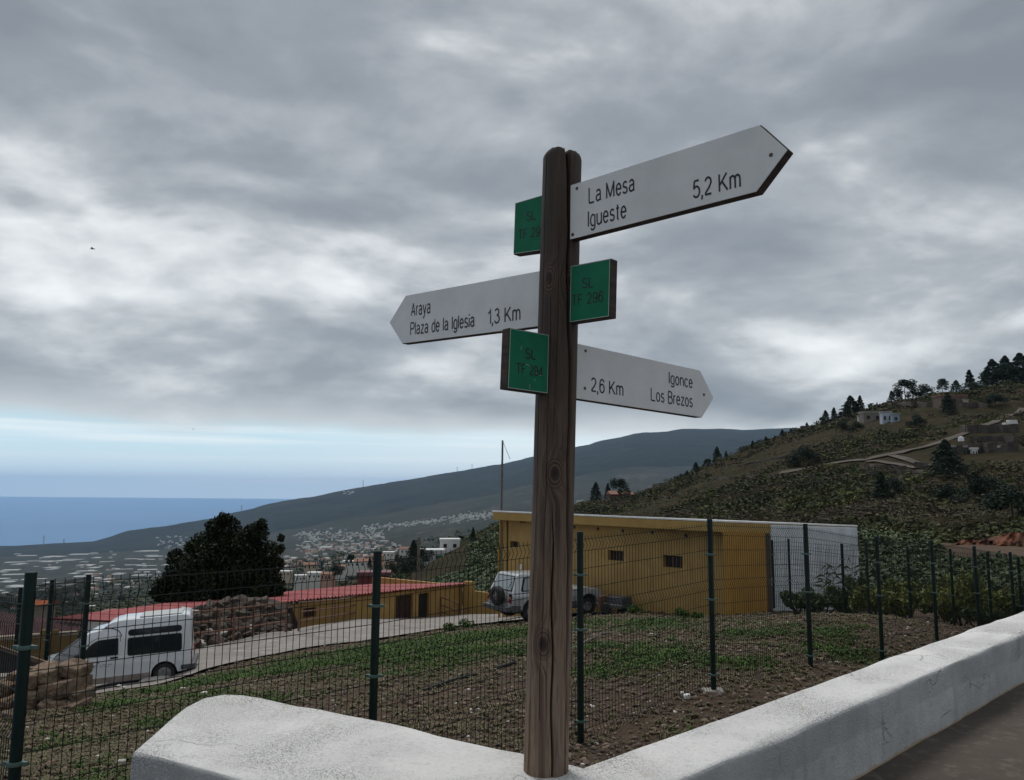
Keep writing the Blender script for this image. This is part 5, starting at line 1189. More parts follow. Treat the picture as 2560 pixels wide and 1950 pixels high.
def house(loc, w, d, h, yaw, wall, roof, label, cat='house', gable=False, rows=0, n=3, group=None, name='house'):
    r = empty(name, loc, label, cat, group, (0, 0, yaw)); a, b = house_mb(w, d, h, gable); build('walls', a, wall, r, local=True); build('roof', b, roof, r, local=True)
    if rows: windows_on(r, w, d, h, rows, n)
    return r
def on_ground(px, py, y=None):
    if y is None: q = pg(px, py, 60); return q
    q = P(px, py, y); return q
# near and middle distance: each one its own
def hpx(px0, px1, row, y, hpx_, **kw):
    """house whose front spans two photo columns at depth y, standing at a row"""
    c = P((px0+px1)/2, row, y); w = (px1-px0)*y/2000; return house(c, w, w*kw.pop('dd', .7), hpx_*y/2000, kw.pop('yaw', 0), kw.pop('wall', m_house_w), kw.pop('roof', m_roofwhite), **kw)
h = hpx(1049, 1108, 1412, 190, 34, label='lower wing of the white farmhouse with green door among the trees', yaw=.12, rows=1, n=2)
build('green_door', MB().box((1.7, -2.1, 1.2), (1.6, .3, 2.2)), M('green door', (.03, .12, .08)), h, local=True)
h2 = hpx(1100, 1147, 1402, 196, 50, label='tall white farmhouse block with a green lower gate above the bushes', yaw=.12, rows=2, n=2)
hpx(1202, 1250, 1371, 215, 15, label='low white roofed house half hidden behind the ochre shed', yaw=.1)
hpx(898, 972, 1460, 90, 22, label='dark red low hut behind the red corrugated roof', wall=M('dark red wall', (.14, .03, .03)), roof=m_maroon, yaw=.1)
hpx(84, 126, 1534, 95, 24, label='small house with a bright orange tiled roof at the left', wall=m_house_c, roof=m_orange, gable=True, yaw=-.25, dd=.9)
hpx(222, 262, 1566, 80, 26, label='pale house with a salmon roof behind the white van', wall=m_house_w, roof=m_tile, gable=True, yaw=.3)
hpx(262, 318, 1560, 88, 24, label='brick coloured house block behind the white van roof', wall=m_house_p, roof=m_tile, yaw=.05)
hpx(1436, 1458, 1279, 300, 9, label='tiny salmon house at the foot of the hill, just right of the signpost', wall=m_house_p, roof=m_tile, yaw=0)
hpx(1522, 1578, 1247, 318, 11, label='dark red gabled cottage on the low end of the hill ridge', wall=M('cottage wall', (.12, .04, .035)), roof=m_tile, gable=True, yaw=.15)
mids = [(760, 790, 1424, 480, 13, m_house_c, m_tile), (771, 805, 1447, 330, 14, m_house_w, m_roofwhite), (805, 835, 1452, 300, 17, m_house_p, m_tile), (835, 862, 1430, 400, 14, m_house_w, m_tile), (858, 890, 1418, 430, 14, m_house_w, m_roofwhite), (886, 925, 1417, 420, 14, m_house_w, m_tile), (738, 764, 1452, 320, 12, m_house_w, m_roofwhite),
        (930, 958, 1402, 520, 12, m_house_p, m_tile), (958, 985, 1393, 560, 12, m_house_w, m_roofwhite), (1000, 1030, 1385, 520, 13, m_house_w, m_tile), (700, 728, 1440, 450, 11, m_house_c, m_roofwhite), (962, 1000, 1425, 330, 14, m_house_c, m_tile)]
names = ['cream house with red roof', 'white flat-roofed house', 'salmon house nearest the red corrugated roof', 'white house with a red roof', 'white box-shaped house', 'wide white house under a red roof', 'small white hut', 'rose coloured house', 'white house near the fence post top', 'white house with tiled roof left of the farmhouse', 'cream flat-roofed house right of the big tree', 'cream tiled house']
for (a, b, r_, y, hh, wl, rf), nm in zip(mids, names):
    hpx(a, b, r_, y, hh, label=nm+(' in the village below' if len(nm.split()) < 9 else ''), wall=wl, roof=rf, gable=rf is m_tile, yaw=random.uniform(-.4, .4), rows=1, n=3)
# on the hill
def hill_box(px0, px1, row, hp_, label, wall, roof, dd=.6, yaw=0, rows=1, n=2, cat='house'):
    q = pg((px0+px1)/2, row, 70); y = q[1]; w = (px1-px0)*y/2000; return house(q-np.array([0, 0, .4]), w, w*dd, hp_*y/2000+.4, yaw, wall, roof, label, cat, rows=rows, n=n)
gh = hill_box(2153, 2200, 1053, 20, 'long grey-brown block of the farmhouse high on the hill', M('grey render', (.20, .17, .145), (.15, .13, .11), .8), m_kerb)
hill_box(2203, 2228, 1056, 24, 'white block of the farmhouse high on the hill', M('bluish white render', (.38, .42, .47)), m_kerb)
hill_box(2229, 2247, 1054, 18, 'blue grey shed at the right end of the hill farmhouse', M('blue grey sheet', (.22, .27, .32)), m_kerb, n=1)
hill_box(2145, 2153, 1052, 10, 'tiny white hut at the left end of the hill farmhouse', m_house_w, m_kerb, n=1)
hill_box(2342, 2408, 1014, 22, 'brown stone house among the pines near the hilltop', M('brown stone house', (.12, .09, .07), (.09, .065, .05), .8), m_tile, n=3)
hill_box(2409, 2420, 1011, 10, 'little pale outhouse beside the brown stone house', m_house_c, m_kerb, n=1)
hill_box(2376, 2412, 1135, 16, 'green and dark open shed on the terrace by the big dark tree', M('shed green', (.035, .06, .05)), m_kerb, n=2)
hill_box(2428, 2442, 1134, 10, 'small white hut with pillars on the hill terrace', m_house_w, m_house_w, n=2)
hill_box(2499, 2514, 1128, 9, 'small green hut alone on the right hill terrace', M('hut green', (.03, .10, .07)), m_kerb, n=1)
q = pg(2404, 1118, 70); mb = MB(); mb.lathe([(.55, 0), (.55, .8), (.1, .95)], 12, c=(q[0], q[1], q[2]+1.2)); build('water_tank', mb, m_roofwhite, None, label='white water tank on the roof of the green hill shed', cat='water tank', at=tuple(q))
# white stone-walled plots at the right of the hill
for i, (a, b, r_, hh) in enumerate([(2510, 2542, 1070, 4), (2478, 2500, 1078, 3), (2520, 2540, 1062, 2)]):
    q = pg((a+b)/2, r_, 70); w = (b-a)*q[1]/2000; mb = MB(); mb.box((q[0], q[1], q[2]+.6), (w, 1.2, hh*q[1]/2000+.8)); build('pale_wall', mb, m_house_w, None, label=['longest pale plot wall at the right edge of the hill', 'pale plot wall left of the long one on the hill', 'short upper pale plot wall on the hill'][i], cat='wall', at=tuple(q))
# towns on the plain
def town():
    items = []
    def cl(n, f, wr, hr, mats, gab=.3):
        for _ in range(n):
            px, py = f(); q = pg(px, py, 450)
            if q is None or q[1] > 12000: continue
            y = q[1]; w = max(7, random.uniform(*wr)*y/2000); hh = random.uniform(*hr)*y/2000
            items.append((y, q, w, w*random.uniform(.5, .9), hh, random.uniform(-.5, .5), random.choice(mats), random.random() < gab, 'h'))
    U_ = random.uniform; g_ = random.gauss
    WW = [m_house_w, m_house_w, m_house_w, m_house_c, m_house_p]
    def fA():
        px = 900+350*random.random()**.7; return px, 1322-(px-900)*.1+g_(0, 3.5)+(1 if px < 1100 else U_(-7, 4))
    cl(330, fA, (2.5, 6), (1.6, 3.), WW)
    cl(190, lambda: (U_(735, 960), g_(1339, 7)), (3, 7), (1.6, 3.2), WW)
    cl(200, lambda: (U_(740, 1000), g_(1371, 8)), (3.5, 9), (2., 4.), WW, .35)
    cl(90, lambda: (U_(690, 940), g_(1405, 10)), (6, 13), (3, 5), WW, .5)
    cl(45, lambda: (U_(390, 540), U_(1340, 1372)), (3, 8), (1.5, 3), WW, .1)
    cl(30, lambda: (U_(100, 480), U_(1375, 1460)), (5, 12), (2, 4), WW, .2)
    cl(26, lambda: (U_(230, 400), U_(1425, 1470)), (7, 14), (3, 5), WW, .3)
    cl(12, lambda: (U_(860, 885), U_(1229, 1236)), (3, 6), (1.5, 2.5), [m_house_w], .0)
    cl(14, lambda: (U_(1442, 1475), U_(1251, 1262)), (3, 5), (1.6, 2.6), [m_house_w], .0)
    cl(20, lambda: (U_(0, 260), U_(1470, 1525)), (8, 15), (3, 5.5), WW, .4)
    for _ in range(90):
        px = U_(-20, 460)*1.0; py = 1378+(random.random()**.85)*105; q = pg(px, py, 450)
        if q is None: continue
        y = q[1]; items.append((y, q, U_(10, 50)*y/2000, U_(1.2, 4)*y/2000*9, U_(1.0, 2.)*y/2000, U_(-.25, .35), m_green_h, False, 'g'))
    for _ in range(10):
        px = U_(640, 1000); py = U_(1350, 1400); q = pg(px, py, 450); y = q[1]; items.append((y, q, U_(14, 34)*y/2000, U_(3, 6)*y/2000*7, 2*y/2000, U_(-.2, .3), m_green_h, False, 'g'))
    hs = sorted([i for i in items if i[-1] == 'h'], key=lambda i: -i[2]*i[4]/i[0]**2); gs = [i for i in items if i[-1] == 'g']
    cache = {}
    def put(i, name, label, cat, group):
        y, q, w, d, h_, yaw, mt, gab, k = i
        mb = MB(); mb.box((0, 0, h_/2-6), (w, d, h_+12)); o = build(name, mb, mt, None, local=True, label=label, cat=cat, group=group); o.location = q; o.rotation_euler.z = yaw
        if k == 'h':
            e = .3; mb2 = MB()
            if gab: mb2.add([(-w/2-e, -d/2-e, h_), (w/2+e, -d/2-e, h_), (w/2+e, d/2+e, h_), (-w/2-e, d/2+e, h_), (-w/2-e, 0, h_+d*.25), (w/2+e, 0, h_+d*.25)], [(0, 1, 5, 4), (3, 4, 5, 2), (0, 4, 3), (1, 2, 5), (0, 3, 2, 1)])
            else: mb2.box((0, 0, h_+.3), (w+.4, d+.4, .6))
            build('roof', mb2, m_tile if gab else m_house_w, o, local=True)
    for i in hs[:270]: put(i, 'house', 'small far-off house in the towns spread over the plain', 'house', 'far houses on the plain')
    for i in gs: put(i, 'greenhouse', 'pale low greenhouse on the plain towards the sea', 'greenhouse', 'greenhouses on the coastal plain')
    mb = MB()
    for y, q, w, d, h_, yaw, mt, gab, k in hs[270:]: mb.box((q[0], q[1], q[2]+h_/2-4), (w, d, h_+8), Matrix.Rotation(yaw, 3, 'Z'))
    if mb.v: build('far_houses', mb, m_house_w, None, label='the smallest specks of houses in the far towns on the plain', cat='houses', kind='stuff')
town()
# mast with guy wire, utility pole, pylons
q0, q1 = Vector(P(1252, 1285, 60)), Vector(P(1256.5, 1101, 60)); mb = MB(); q0.z -= 6; mb.tube([q0, q1], [.09, .07], 8); mst = build('mast', mb, m_pole, None, label='thin grey mast with one guy wire rising behind the ochre shed', cat='mast', at=tuple(q0), smooth=True)
mb = MB(); mb.tube([Vector(P(1257, 1104, 60)), Vector(P(1275, 1147, 60.5))], .022, 4); build('guy_wire', mb, m_pole, mst)
q0, q1 = Vector(P(1044, 1458, 62)), Vector(P(1048, 1343, 62)); q0.z -= 2; mb = MB(); mb.tube([q0, q1], [.13, .10], 8); build('utility_pole', mb, m_pole, None, label='wooden utility pole behind the red corrugated roof', cat='pole', at=tuple(q0), smooth=True)
for i, (px, r0, r1, y) in enumerate([(110, 1352, 1338, 8300), (160, 1357, 1346, 8300), (555, 1284, 1274, 9000), (604, 1270, 1262, 9000), (908, 1213, 1200, 9500), (1143, 1176, 1166, 9800), (1180, 1169, 1159, 9900)]):
    a, b = Vector(P(px, r0, y)), Vector(P(px, r1, y)); mb = MB(); w = 5.5
    for sx, sy in ((-1, -1), (1, -1), (1, 1), (-1, 1)): mb.tube([a+Vector((sx*w, sy*w, -30)), b], .9, 4)
    for t in (.55, .75): c = a.lerp(b, t); mb.box(c, (22, 1.4, 1.4))
    build('pylon', mb, m_pole, None, label='tiny power pylon on the far skyline above the sea', cat='pylon', group='pylons on the far skyline', at=tuple(a))
# ------------------------------------------------------------------ trees
def pine_mesh(seed, H=1., wide=.26, n=700, kind='cone'):
    r = np.random.default_rng(seed); 
    if kind == 'cone':
        t = r.random(n)**.8; ang = r.random(n)*6.283; lay = .5+.5*np.sin(t*38+r.normal(0, .4, n)); lob = 1+.28*np.sin(ang*3+seed+t*9)
        rad = wide*(1-t)**.75*(.30+.7*r.random(n)**.5)*(.75+.35*lay)*lob+.008
        z = .04+.96*t-rad*.15
        pos = np.stack([rad*np.cos(ang), rad*np.sin(ang), z], 1)
    else:
        k = 8; c = np.stack([r.normal(0, wide*.5, k), r.normal(0, wide*.5, k), r.uniform(.28, .84, k)], 1); idx = r.integers(0, k, n); d = r.normal(size=(n, 3)); d /= np.linalg.norm(d, axis=1)[:, None]
        pos = c[idx]+d*(r.random(n)**.4)[:, None]*np.array([wide*.6, wide*.6, .19]); 
    s = .034*(.6+.8*r.random(n)); nrm = r.normal(size=(n, 3)); nrm /= np.linalg.norm(nrm, axis=1)[:, None]
    a = np.cross(nrm, [0, .3, 1]); a /= np.linalg.norm(a, axis=1)[:, None]; b = np.cross(nrm, a)
    a *= s[:, None]; b *= (s*.5)[:, None]
    V = np.stack([pos-a, pos-b, pos+a, pos+b], 1).reshape(-1, 3); return V, np.arange(n*4).reshape(-1, 4)
def make_tree(seed, kind, wide, n):
    rt = empty('pine_tree', (0, 0, -9000), 'pine', 'tree'); V, F_ = pine_mesh(seed, 1, wide, n, kind)
    arr_mesh('crown', V, F_, m_pine, parent=rt)
    mb = MB(); mb.tube([(0, 0, -.12), (.004, 0, .4), (0, .003, .93)], [.020, .014, .003], 6)
    for k in range(7):
        a = k*2.4; z = .25+.08*k; l = wide*(1-z)*.8; mb.tube([(0, 0, z), (l*math.cos(a), l*math.sin(a), z+.05)], [.006, .002], 4)
    build('trunk', mb, m_trunk, rt, local=True); return rt
PINES = [make_tree(1, 'cone', .24, 1500), make_tree(2, 'cone', .34, 2000), make_tree(3, 'cone', .46, 2400), make_tree(4, 'round', .28, 1800), make_tree(5, 'round', .44, 2600)]
def ridge_y(px):
    k = Dr(px, 1150); k = k[0]/k[1]; ys = np.linspace(110, 420, 200); z = G(ys*k, ys, True); i = np.argmax(z/ys); return ys[i]
TREES = [
 (1330, 375, 300, 1, 1, 'pine half hidden left of the big triangular pine'), (1376, 372, 285, 1, 1, 'pine squeezed between the triangular pine and the slim one'), (1590, 318, 240, 2, 1, 'bushy pine under the open-crowned pine'), (1655, 312, 225, 4, 1, 'dark tree filling the gap beside the wide dark tree'), (1728, 305, 240, 4, 1, 'low dark tree at the right foot of the wide dark tree'), (1760, 290, 262, 4, 1, 'low brown bush-like tree left of the umbrella-shaped tree'), (2020, 226, 130, 2, 1, 'shorter pine at the left side of the hilltop clump'), (2150, 222, 105, 4, 1, 'bushy tree between the two tallest hilltop pines'), (1985, 262, 205, 2, 1, 'dark pine right of the broad hilltop tree'), (1212, 405, 362, 3, 1, 'small dark tree left of the pointed pine'),
 # px, base row, top row (crop of the photo), type, skyline?, label
 (97, 775, 688, 1, 0, 'tall narrow pine left of the dark red cottage'), (157, 750, 693, 0, 0, 'slim pine between the tall pine and the dark red cottage'), (215, 740, 668, 3, 0, 'rounded dark tree above the dark red cottage'),
 (515, 660, 640, 1, 1, 'tiny lowest pine on the hill skyline'), (546, 650, 624, 1, 1, 'small bushy pine low on the hill skyline'), (590, 632, 585, 2, 1, 'broad pine at the left of the low skyline group'), (645, 608, 568, 3, 1, 'squat round tree in the low skyline group'), (694, 590, 512, 1, 1, 'tall two-tiered pine of the low skyline group'), (739, 580, 528, 0, 1, 'slim pine ending the low skyline group'),
 (870, 528, 478, 1, 1, 'lone small pine on the middle of the skyline'), (935, 508, 456, 2, 1, 'broad lone pine on the middle skyline'), (978, 495, 455, 0, 1, 'thin little pine between two broad ones'), (1015, 475, 422, 1, 1, 'left pine of the middle pair on the skyline'), (1058, 465, 418, 2, 1, 'right pine of the middle pair on the skyline'), (1137, 436, 388, 1, 1, 'single pine just above the bright cloud gap'), (1185, 415, 385, 0, 1, 'very small pine above the cloud gap'),
 (1228, 402, 332, 1, 1, 'pointed pine left of the hill farmhouse group'), (1270, 390, 318, 0, 1, 'slim pointed pine beside its broader neighbour'), (1300, 380, 335, 3, 1, 'short round tree between pines left of the farmhouse'), (1350, 378, 262, 2, 1, 'big triangular pine left of the grey farmhouse'), (1398, 370, 260, 0, 1, 'tall slim pine right beside the big triangular pine'), (1452, 345, 296, 3, 1, 'round tree just behind the grey farmhouse'), (1482, 335, 288, 0, 1, 'spindly little tree behind the grey farmhouse'),
 (1553, 318, 234, 1, 1, 'dark pine right of the grey farmhouse'), (1617, 315, 180, 3, 1, 'tall open-crowned pine above the farmhouse'), (1697, 312, 198, 4, 1, 'wide dark tree beside the open-crowned pine'), (1802, 262, 174, 3, 1, 'umbrella-shaped tree standing clear on the skyline'), (1870, 270, 182, 2, 1, 'dark pine right of the umbrella-shaped tree'), (1936, 260, 135, 0, 1, 'tall thin pine poking above the hilltop'), (1957, 290, 188, 4, 1, 'broad dark tree below the tall thin pine'),
 (2048, 222, 85, 2, 1, 'left pine of the big clump at the hilltop'), (2112, 220, 68, 2, 1, 'middle pine of the big clump at the hilltop'), (2085, 222, 110, 4, 1, 'bushy tree in the middle of the hilltop clump'), (2182, 220, 56, 2, 1, 'tallest pine at the right edge of the hilltop'), (2225, 225, 75, 1, 1, 'pine cut by the right edge of the photo'),
 (1118, 600, 500, 4, 0, 'lone dark tree in the middle of the grassy slope'), (1815, 655, 486, 2, 0, 'largest dark tree on the hill beside the green shed'), (1850, 655, 560, 4, 0, 'lower dark tree right of the largest one'), (1500, 755, 640, 1, 0, 'dark narrow tree low on the slope above the white wall'), (1560, 745, 655, 4, 0, 'bushy blue-green tree right of the narrow slope tree'), (1845, 790, 690, 4, 0, 'bushy tree low on the right slope'), (1960, 740, 640, 2, 0, 'dark conifer low on the right slope'), (2010, 735, 650, 4, 0, 'dark bushy tree beside the low conifer'), (2140, 870, 700, 4, 0, 'large green tree at the lower right of the hill'), (2060, 305, 240, 4, 0, 'round dark bushy tree under the hilltop clump'), (1830, 345, 250, 1, 0, 'dark cypress in front of the brown stone house'), (1380, 430, 380, 4, 0, 'dark bush-like tree below the grey farmhouse'), (1310, 425, 370, 4, 0, 'dark round tree left below the grey farmhouse'), (1680, 410, 345, 4, 0, 'dark tree right below the farmhouse')]
used = set()
for cx, cb, ct_, ty, sk, lab in TREES:
    px, rb, rt_ = 1440+cx/1.97, 860+cb/1.97, 860+ct_/1.97
    if sk: y = ridge_y(px)-4
    else:
        q = pg(px, rb, 64); y = q[1] if q is not None and q[1] < 420 else ridge_y(px)-2
    top = P(px, rt_, y); base = gz(top[0], y)-(.3 if not sk else 0); Hh = max(1.5, top[2]-base)*1.08
    src = PINES[ty]
    if ty not in used: o = src; used.add(ty); o.location = (top[0], y, base); o.rotation_euler = (0, 0, random.uniform(0, 6)); o.scale = (Hh*1.2, Hh*1.2, Hh); o['label'] = lab
    else: o = tree_copy(src, (top[0], y, base), (0, 0, random.uniform(0, 6)), (Hh*random.uniform(1.1, 1.4), Hh*random.uniform(1.1, 1.4), Hh), lab)
    if lab.split()[-1] in ('tree',) and ty in (3, 4): o.name = 'broadleaf_tree' if ty == 4 else 'pine_tree'
# trees of the near left slope
for px, rb, rt_, y, ty, lab in [(1183, 1352, 1316, 170, 0, 'dark cypress on the knoll left of the ochre shed'), (1034, 1412, 1348, 150, 1, 'dark tree beside the utility pole'), (1060, 1408, 1362, 185, 4, 'bushy tree before the white farmhouse'), (1026, 1440, 1385, 120, 4, 'dark bushy tree below the utility pole'), (995, 1440, 1383, 130, 4, 'dark round tree left of the utility pole'), (845, 1440, 1405, 210, 4, 'dark tree beside the village houses'), (925, 1420, 1392, 260, 0, 'small cypress among the village houses'), (876, 1412, 1384, 280, 3, 'small palm-like tree among the village houses')]:
    top = P(px, rt_, y); b_ = P(px, rb, y); Hh = top[2]-b_[2]; tree_copy(PINES[ty], (top[0], y, b_[2]-.2), (0, 0, random.uniform(0, 6)), (Hh*1.1, Hh*1.1, Hh), lab)
# the large dark tree behind the road
big = empty('big_tree', P(560, 1540, 41), 'large dark evergreen tree with a dense round crown behind the stone heap and red roof', 'tree')
bc = []
for px, py, r_, y in [(565, 1400, 62, 41), (520, 1370, 48, 41.5), (610, 1368, 46, 41), (565, 1325, 38, 41.5), (640, 1335, 32, 41), (672, 1382, 30, 41), (560, 1300, 20, 41), (500, 1430, 60, 40.5), (610, 1440, 62, 40.5), (660, 1450, 44, 41), (455, 1440, 46, 41), (425, 1470, 42, 41), (440, 1395, 24, 41), (400, 1478, 26, 41), (520, 1480, 50, 40), (600, 1490, 44, 40), (660, 1487, 40, 40), (450, 1500, 34, 40), (690, 1470, 26, 41), (700, 1372, 13, 41), (702, 1345, 10, 41), (535, 1315, 22, 42), (655, 1310, 14, 41), (480, 1370, 20, 41), (695, 1410, 16, 41)]:
    c = P(px, py, y); bc.append((c, r_*y/2050))
V, F_ = leaf_cloud(32000, [c for c, r_ in bc], [(r_, r_*1.15, r_) for c, r_ in bc], .088, seed=4, shell=.45)
arr_mesh('crown', V-np.array(big.location), F_, m_leaf_dark, parent=big)
mb = MB(); b0 = P(560, 1560, 41); mb.tube([Vector(b0)-UPV*2, Vector(P(560, 1500, 41)), Vector(P(570, 1420, 41))], [.35, .26, .14], 10)
for c, r_ in bc[:12]: mb.tube([Vector(P(560, 1510, 41)), Vector(P(565, 1450, 41)).lerp(Vector(c), .5), Vector(c)], [.12, .07, .03], 5)
build('trunk', mb, m_trunk, big, smooth='all')
# ------------------------------------------------------------------ bushes behind the back fence
BUSH = [(1992, 1530, 1478, 46, 22.9, 0, 'low leafy bush against the whitewashed wall'), (2060, 1528, 1462, 56, 23.4, 0, 'dark leafy bush in front of the whitewashed wall'), (2125, 1530, 1455, 60, 23, 0, 'wide bush at the right end of the whitewashed wall'), (2200, 1540, 1458, 62, 22, 1, 'yellow-green bush just right of the shed'), (2270, 1545, 1470, 70, 22.5, 1, 'spreading yellow-green bush behind the far fence'), (2255, 1520, 1445, 40, 26, 1, 'upright yellow-green shoots behind the far fence'), (2365, 1560, 1452, 52, 21.5, 1, 'bush between two fence posts with yellow leaves'), (2405, 1560, 1424, 64, 22, 1, 'tallest yellow-green bush at the right'), (2470, 1560, 1420, 62, 22, 1, 'large yellow-green bush near the right edge'), (2540, 1550, 1455, 60, 22, 0, 'dark green bush at the right edge'), (2450, 1565, 1520, 46, 20.5, 0, 'low bush right behind the long white wall'), (2160, 1500, 1440, 40, 27, 0, 'dark bush in the shade beyond the shed corner'), (2330, 1500, 1440, 60, 30, 0, 'dark bush in the gully behind the yellow bushes')]
for i, (px, rb, rt_, hw, y, k, lab) in enumerate(BUSH):
    c = P(px, (rb+rt_)/2, y); rx = hw*y/2050; rz = (rb-rt_)/2*y/2050*1.05; root = empty('bush', P(px, rb, y), lab, 'bush'); r = random.Random(i)
    cs = [(c[0]+r.uniform(-.75, .75)*rx, c[1]+r.uniform(-.6, .6)*rx, c[2]+r.uniform(-.55, .5)*rz) for _ in range(9)]; rs = [(rx*r.uniform(.25, .45), rx*r.uniform(.25, .45), rz*r.uniform(.3, .6)) for _ in range(9)]
    V, F_ = leaf_cloud(2600, cs, rs, .050, seed=50+i, shell=.2); arr_mesh('foliage', V-np.array(root.location), F_, m_bush_y if k else m_bush, parent=root)
    mb = MB(); bs = Vector(P(px, rb, y))-UPV*.2
    for q in cs[:6]: mb.tube([bs, bs.lerp(Vector(q), .5)+Vector((r.uniform(-.1, .1), 0, 0)), Vector(q)], [.03, .02, .008], 4)
    build('stems', mb, m_trunk, root, kind='stuff')
# reeds in front of the whitewashed wall
for px, rt_, lab in [(2088, 1412, 'tall reed with drooping leaves before the whitewashed wall'), (2068, 1425, 'shorter reed left of the tall one at the white wall'), (2133, 1405, 'reed at the right end of the whitewashed wall')]:
    b_ = Vector(P(px-8, 1485, 22.6)); t_ = Vector(P(px, rt_, 22.6)); rd = empty('reed', b_, lab, 'reed'); mb = MB(); mb.tube([b_, t_], [.012, .006], 4); build('stem', mb, m_bush, rd)
    for k in range(9):
        c = b_.lerp(t_, .25+k*.08); s = 1 if k % 2 else -1; l = .32; s *= random.uniform(.4, 1.2); p1 = c+Vector((s*l*.5, random.uniform(-.2, .2), random.uniform(.02, .2))); p2 = c+Vector((s*l, random.uniform(-.3, .3), random.uniform(-.2, .15))); w = Vector((0, 0, .03))
        m_ = MB(); m_.add([c, p1-w, p1+w, p2], [(0, 1, 2), (1, 3, 2)]); build('leaf', m_, m_bush, rd, fixn=False)
# ------------------------------------------------------------------ hillside scrub and terraces
CLEAR = [(q[0], q[1], 3.0) for q in [pg(a, b, 60) for a, b in [(1900, 1185), (1950, 1184)]+[(2000+x/3.94, 880+y/3.94) for x, y in [(0, 1168), (100, 1148), (200, 1128), (310, 1110), (420, 1092), (530, 1084), (640, 1076), (750, 1050), (860, 1022), (960, 1000), (1060, 978), (1150, 958), (1250, 938), (1330, 915), (1400, 892), (1480, 862), (1560, 832), (1650, 802), (1750, 772), (1830, 738), (1900, 705), (1980, 665), (2060, 625), (2130, 593), (2206, 562), (975, 1045), (1050, 1067), (1170, 1100), (1290, 1130), (770, 1097), (880, 1108), (1010, 1130), (1150, 1155), (1250, 1157), (1500, 1015), (1600, 1008), (1700, 1000), (1800, 992), (1950, 985), (2100, 980)]]] if q is not None]
CLEAR += [(q[0], q[1]-4, 9) for q in [pg(a, b, 60) for a, b in [(2165, 1053), (2190, 1053), (2215, 1056), (2238, 1054), (2360, 1014), (2395, 1014), (2390, 1135), (2434, 1134), (2525, 1070), (2485, 1078)]] if q is not None]
def clear_of(x, y):
    m = np.ones(len(x), bool)
    for a, b, r_ in CLEAR: m &= ((x-a)**2+((y-b)*.6)**2 > r_*r_)
    m &= ~((x/y > .52) & (x/y < .68) & (y > 47) & (y < 63))
    return m
def scrub(name, n, yr, kr, size, mat, label, seed, thr=-.05, leaf=34, cond=None, lsz=.2):
    r = np.random.default_rng(seed); y = np.exp(r.uniform(math.log(yr[0]), math.log(yr[1]), n)); k = r.uniform(kr[0], kr[1], n); x = k*y
    m = (fbm(x/22+seed, y/22, 3) > thr+r.uniform(-.15, .15, n)); x, y = x[m], y[m]
    c = clear_of(x, y); x, y = x[c], y[c]
    if cond is not None: c = cond(x, y); x, y = x[c], y[c]
    z = G(x, y); bv, bf = leaf_cloud(leaf, [(0, 0, .35)], [(.6, .6, .45)], lsz, flat=.6, seed=seed, shell=.5)
    s = r.uniform(size[0], size[1], len(x))**1.0*(.55+y/300); S3 = np.stack([s*r.uniform(.9, 1.7, len(x)), s*r.uniform(.8, 1.3, len(x)), s*r.uniform(.55, 1.0, len(x))], 1)
    V, F_ = scatter_arrays(bv, bf, np.stack([x, y, z], 1), S3, r.uniform(0, 6.28, len(x)))
    arr_mesh(name, V, F_, mat, label=label, cat='scrub', kind='stuff')
hillc = lambda x, y: (x/y > .12)|(y > 62)
scrub('hillside_scrub', 13000, (52, 330), (.06, .75), (.45, 1.7), m_scrub, 'green scrub spread over the terraced hill', 11, .06, cond=hillc, leaf=30)
scrub('brown_scrub', 11000, (52, 330), (.06, .75), (.5, 1.3), m_scrub2, 'dry brown scrub on the terraced hill', 12, -.10, cond=hillc, leaf=22)
scrub('bright_scrub', 2600, (52, 250), (.2, .75), (.7, 1.7), M('light scrub', (.085, .098, .028), (.05, .06, .02), .1, .9, island=.4), 'light yellow-green scrub patches on the lower hill', 13, .08, cond=hillc)
scrub('slope_bushes', 5200, (60, 230), (-.17, -.005), (.6, 1.7), m_bush, 'dense green bushes on the slope below the white farmhouse', 14, -.35, cond=lambda x, y: ~((x/y > -.128) & (x/y < -.05) & (y > 115) & (y < 215)))
scrub('hill_grass', 16000, (52, 330), (.06, .75), (.25, .6), m_dry, 'dry grass between the bushes on the hill', 17, -.6, leaf=10, cond=hillc, lsz=.3)
scrub('gully_bushes', 1500, (34, 62), (.36, .8), (1.0, 1.9), m_bush, 'dark bushes filling the gully beyond the far fence', 15, -.2, leaf=90, lsz=.11)
scrub('plain_trees', 9000, (230, 2600), (-.62, .0), (1.2, 2.0), m_scrub, 'scattered trees and hedges of the plain below', 16, .02, leaf=8, lsz=.4)
# dry stone terrace walls following the slope
TW = [[(0, 1030, 1680), (0, 0, 0)]]
def terrace(pts, hgt, lab, th=.8):
    Q = []
    for (a, ra), (b, rb) in zip(pts[:-1], pts[1:]):
        n = max(2, int(abs(b-a)/12))
        for i in range(n): Q.append(pg(a+(b-a)*i/n, ra+(rb-ra)*i/n+1.2*math.sin(a+i*1.7), 60))
    Q = [Vector(q) for q in Q if q is not None and q[1] < 420]; mb = MB(); V = []
    if len(Q) < 3: return
    for q in Q: V += [(q.x, q.y, q.z-1), (q.x, q.y, q.z+hgt), (q.x, q.y+th, q.z+hgt), (q.x, q.y+th, q.z-1)]
    F_ = []
    for i in range(len(Q)-1):
        a = i*4; F_ += [(a+j, a+4+j, a+4+(j+1) % 4, a+(j+1) % 4) for j in range(4)]
    mb.add(V, F_); build('terrace_wall', mb, m_terr, None, label=lab, cat='wall', at=tuple(Q[0]))
cc_ = lambda L_: [(2000+x/3.94, 880+y/3.94) for x, y in L_]
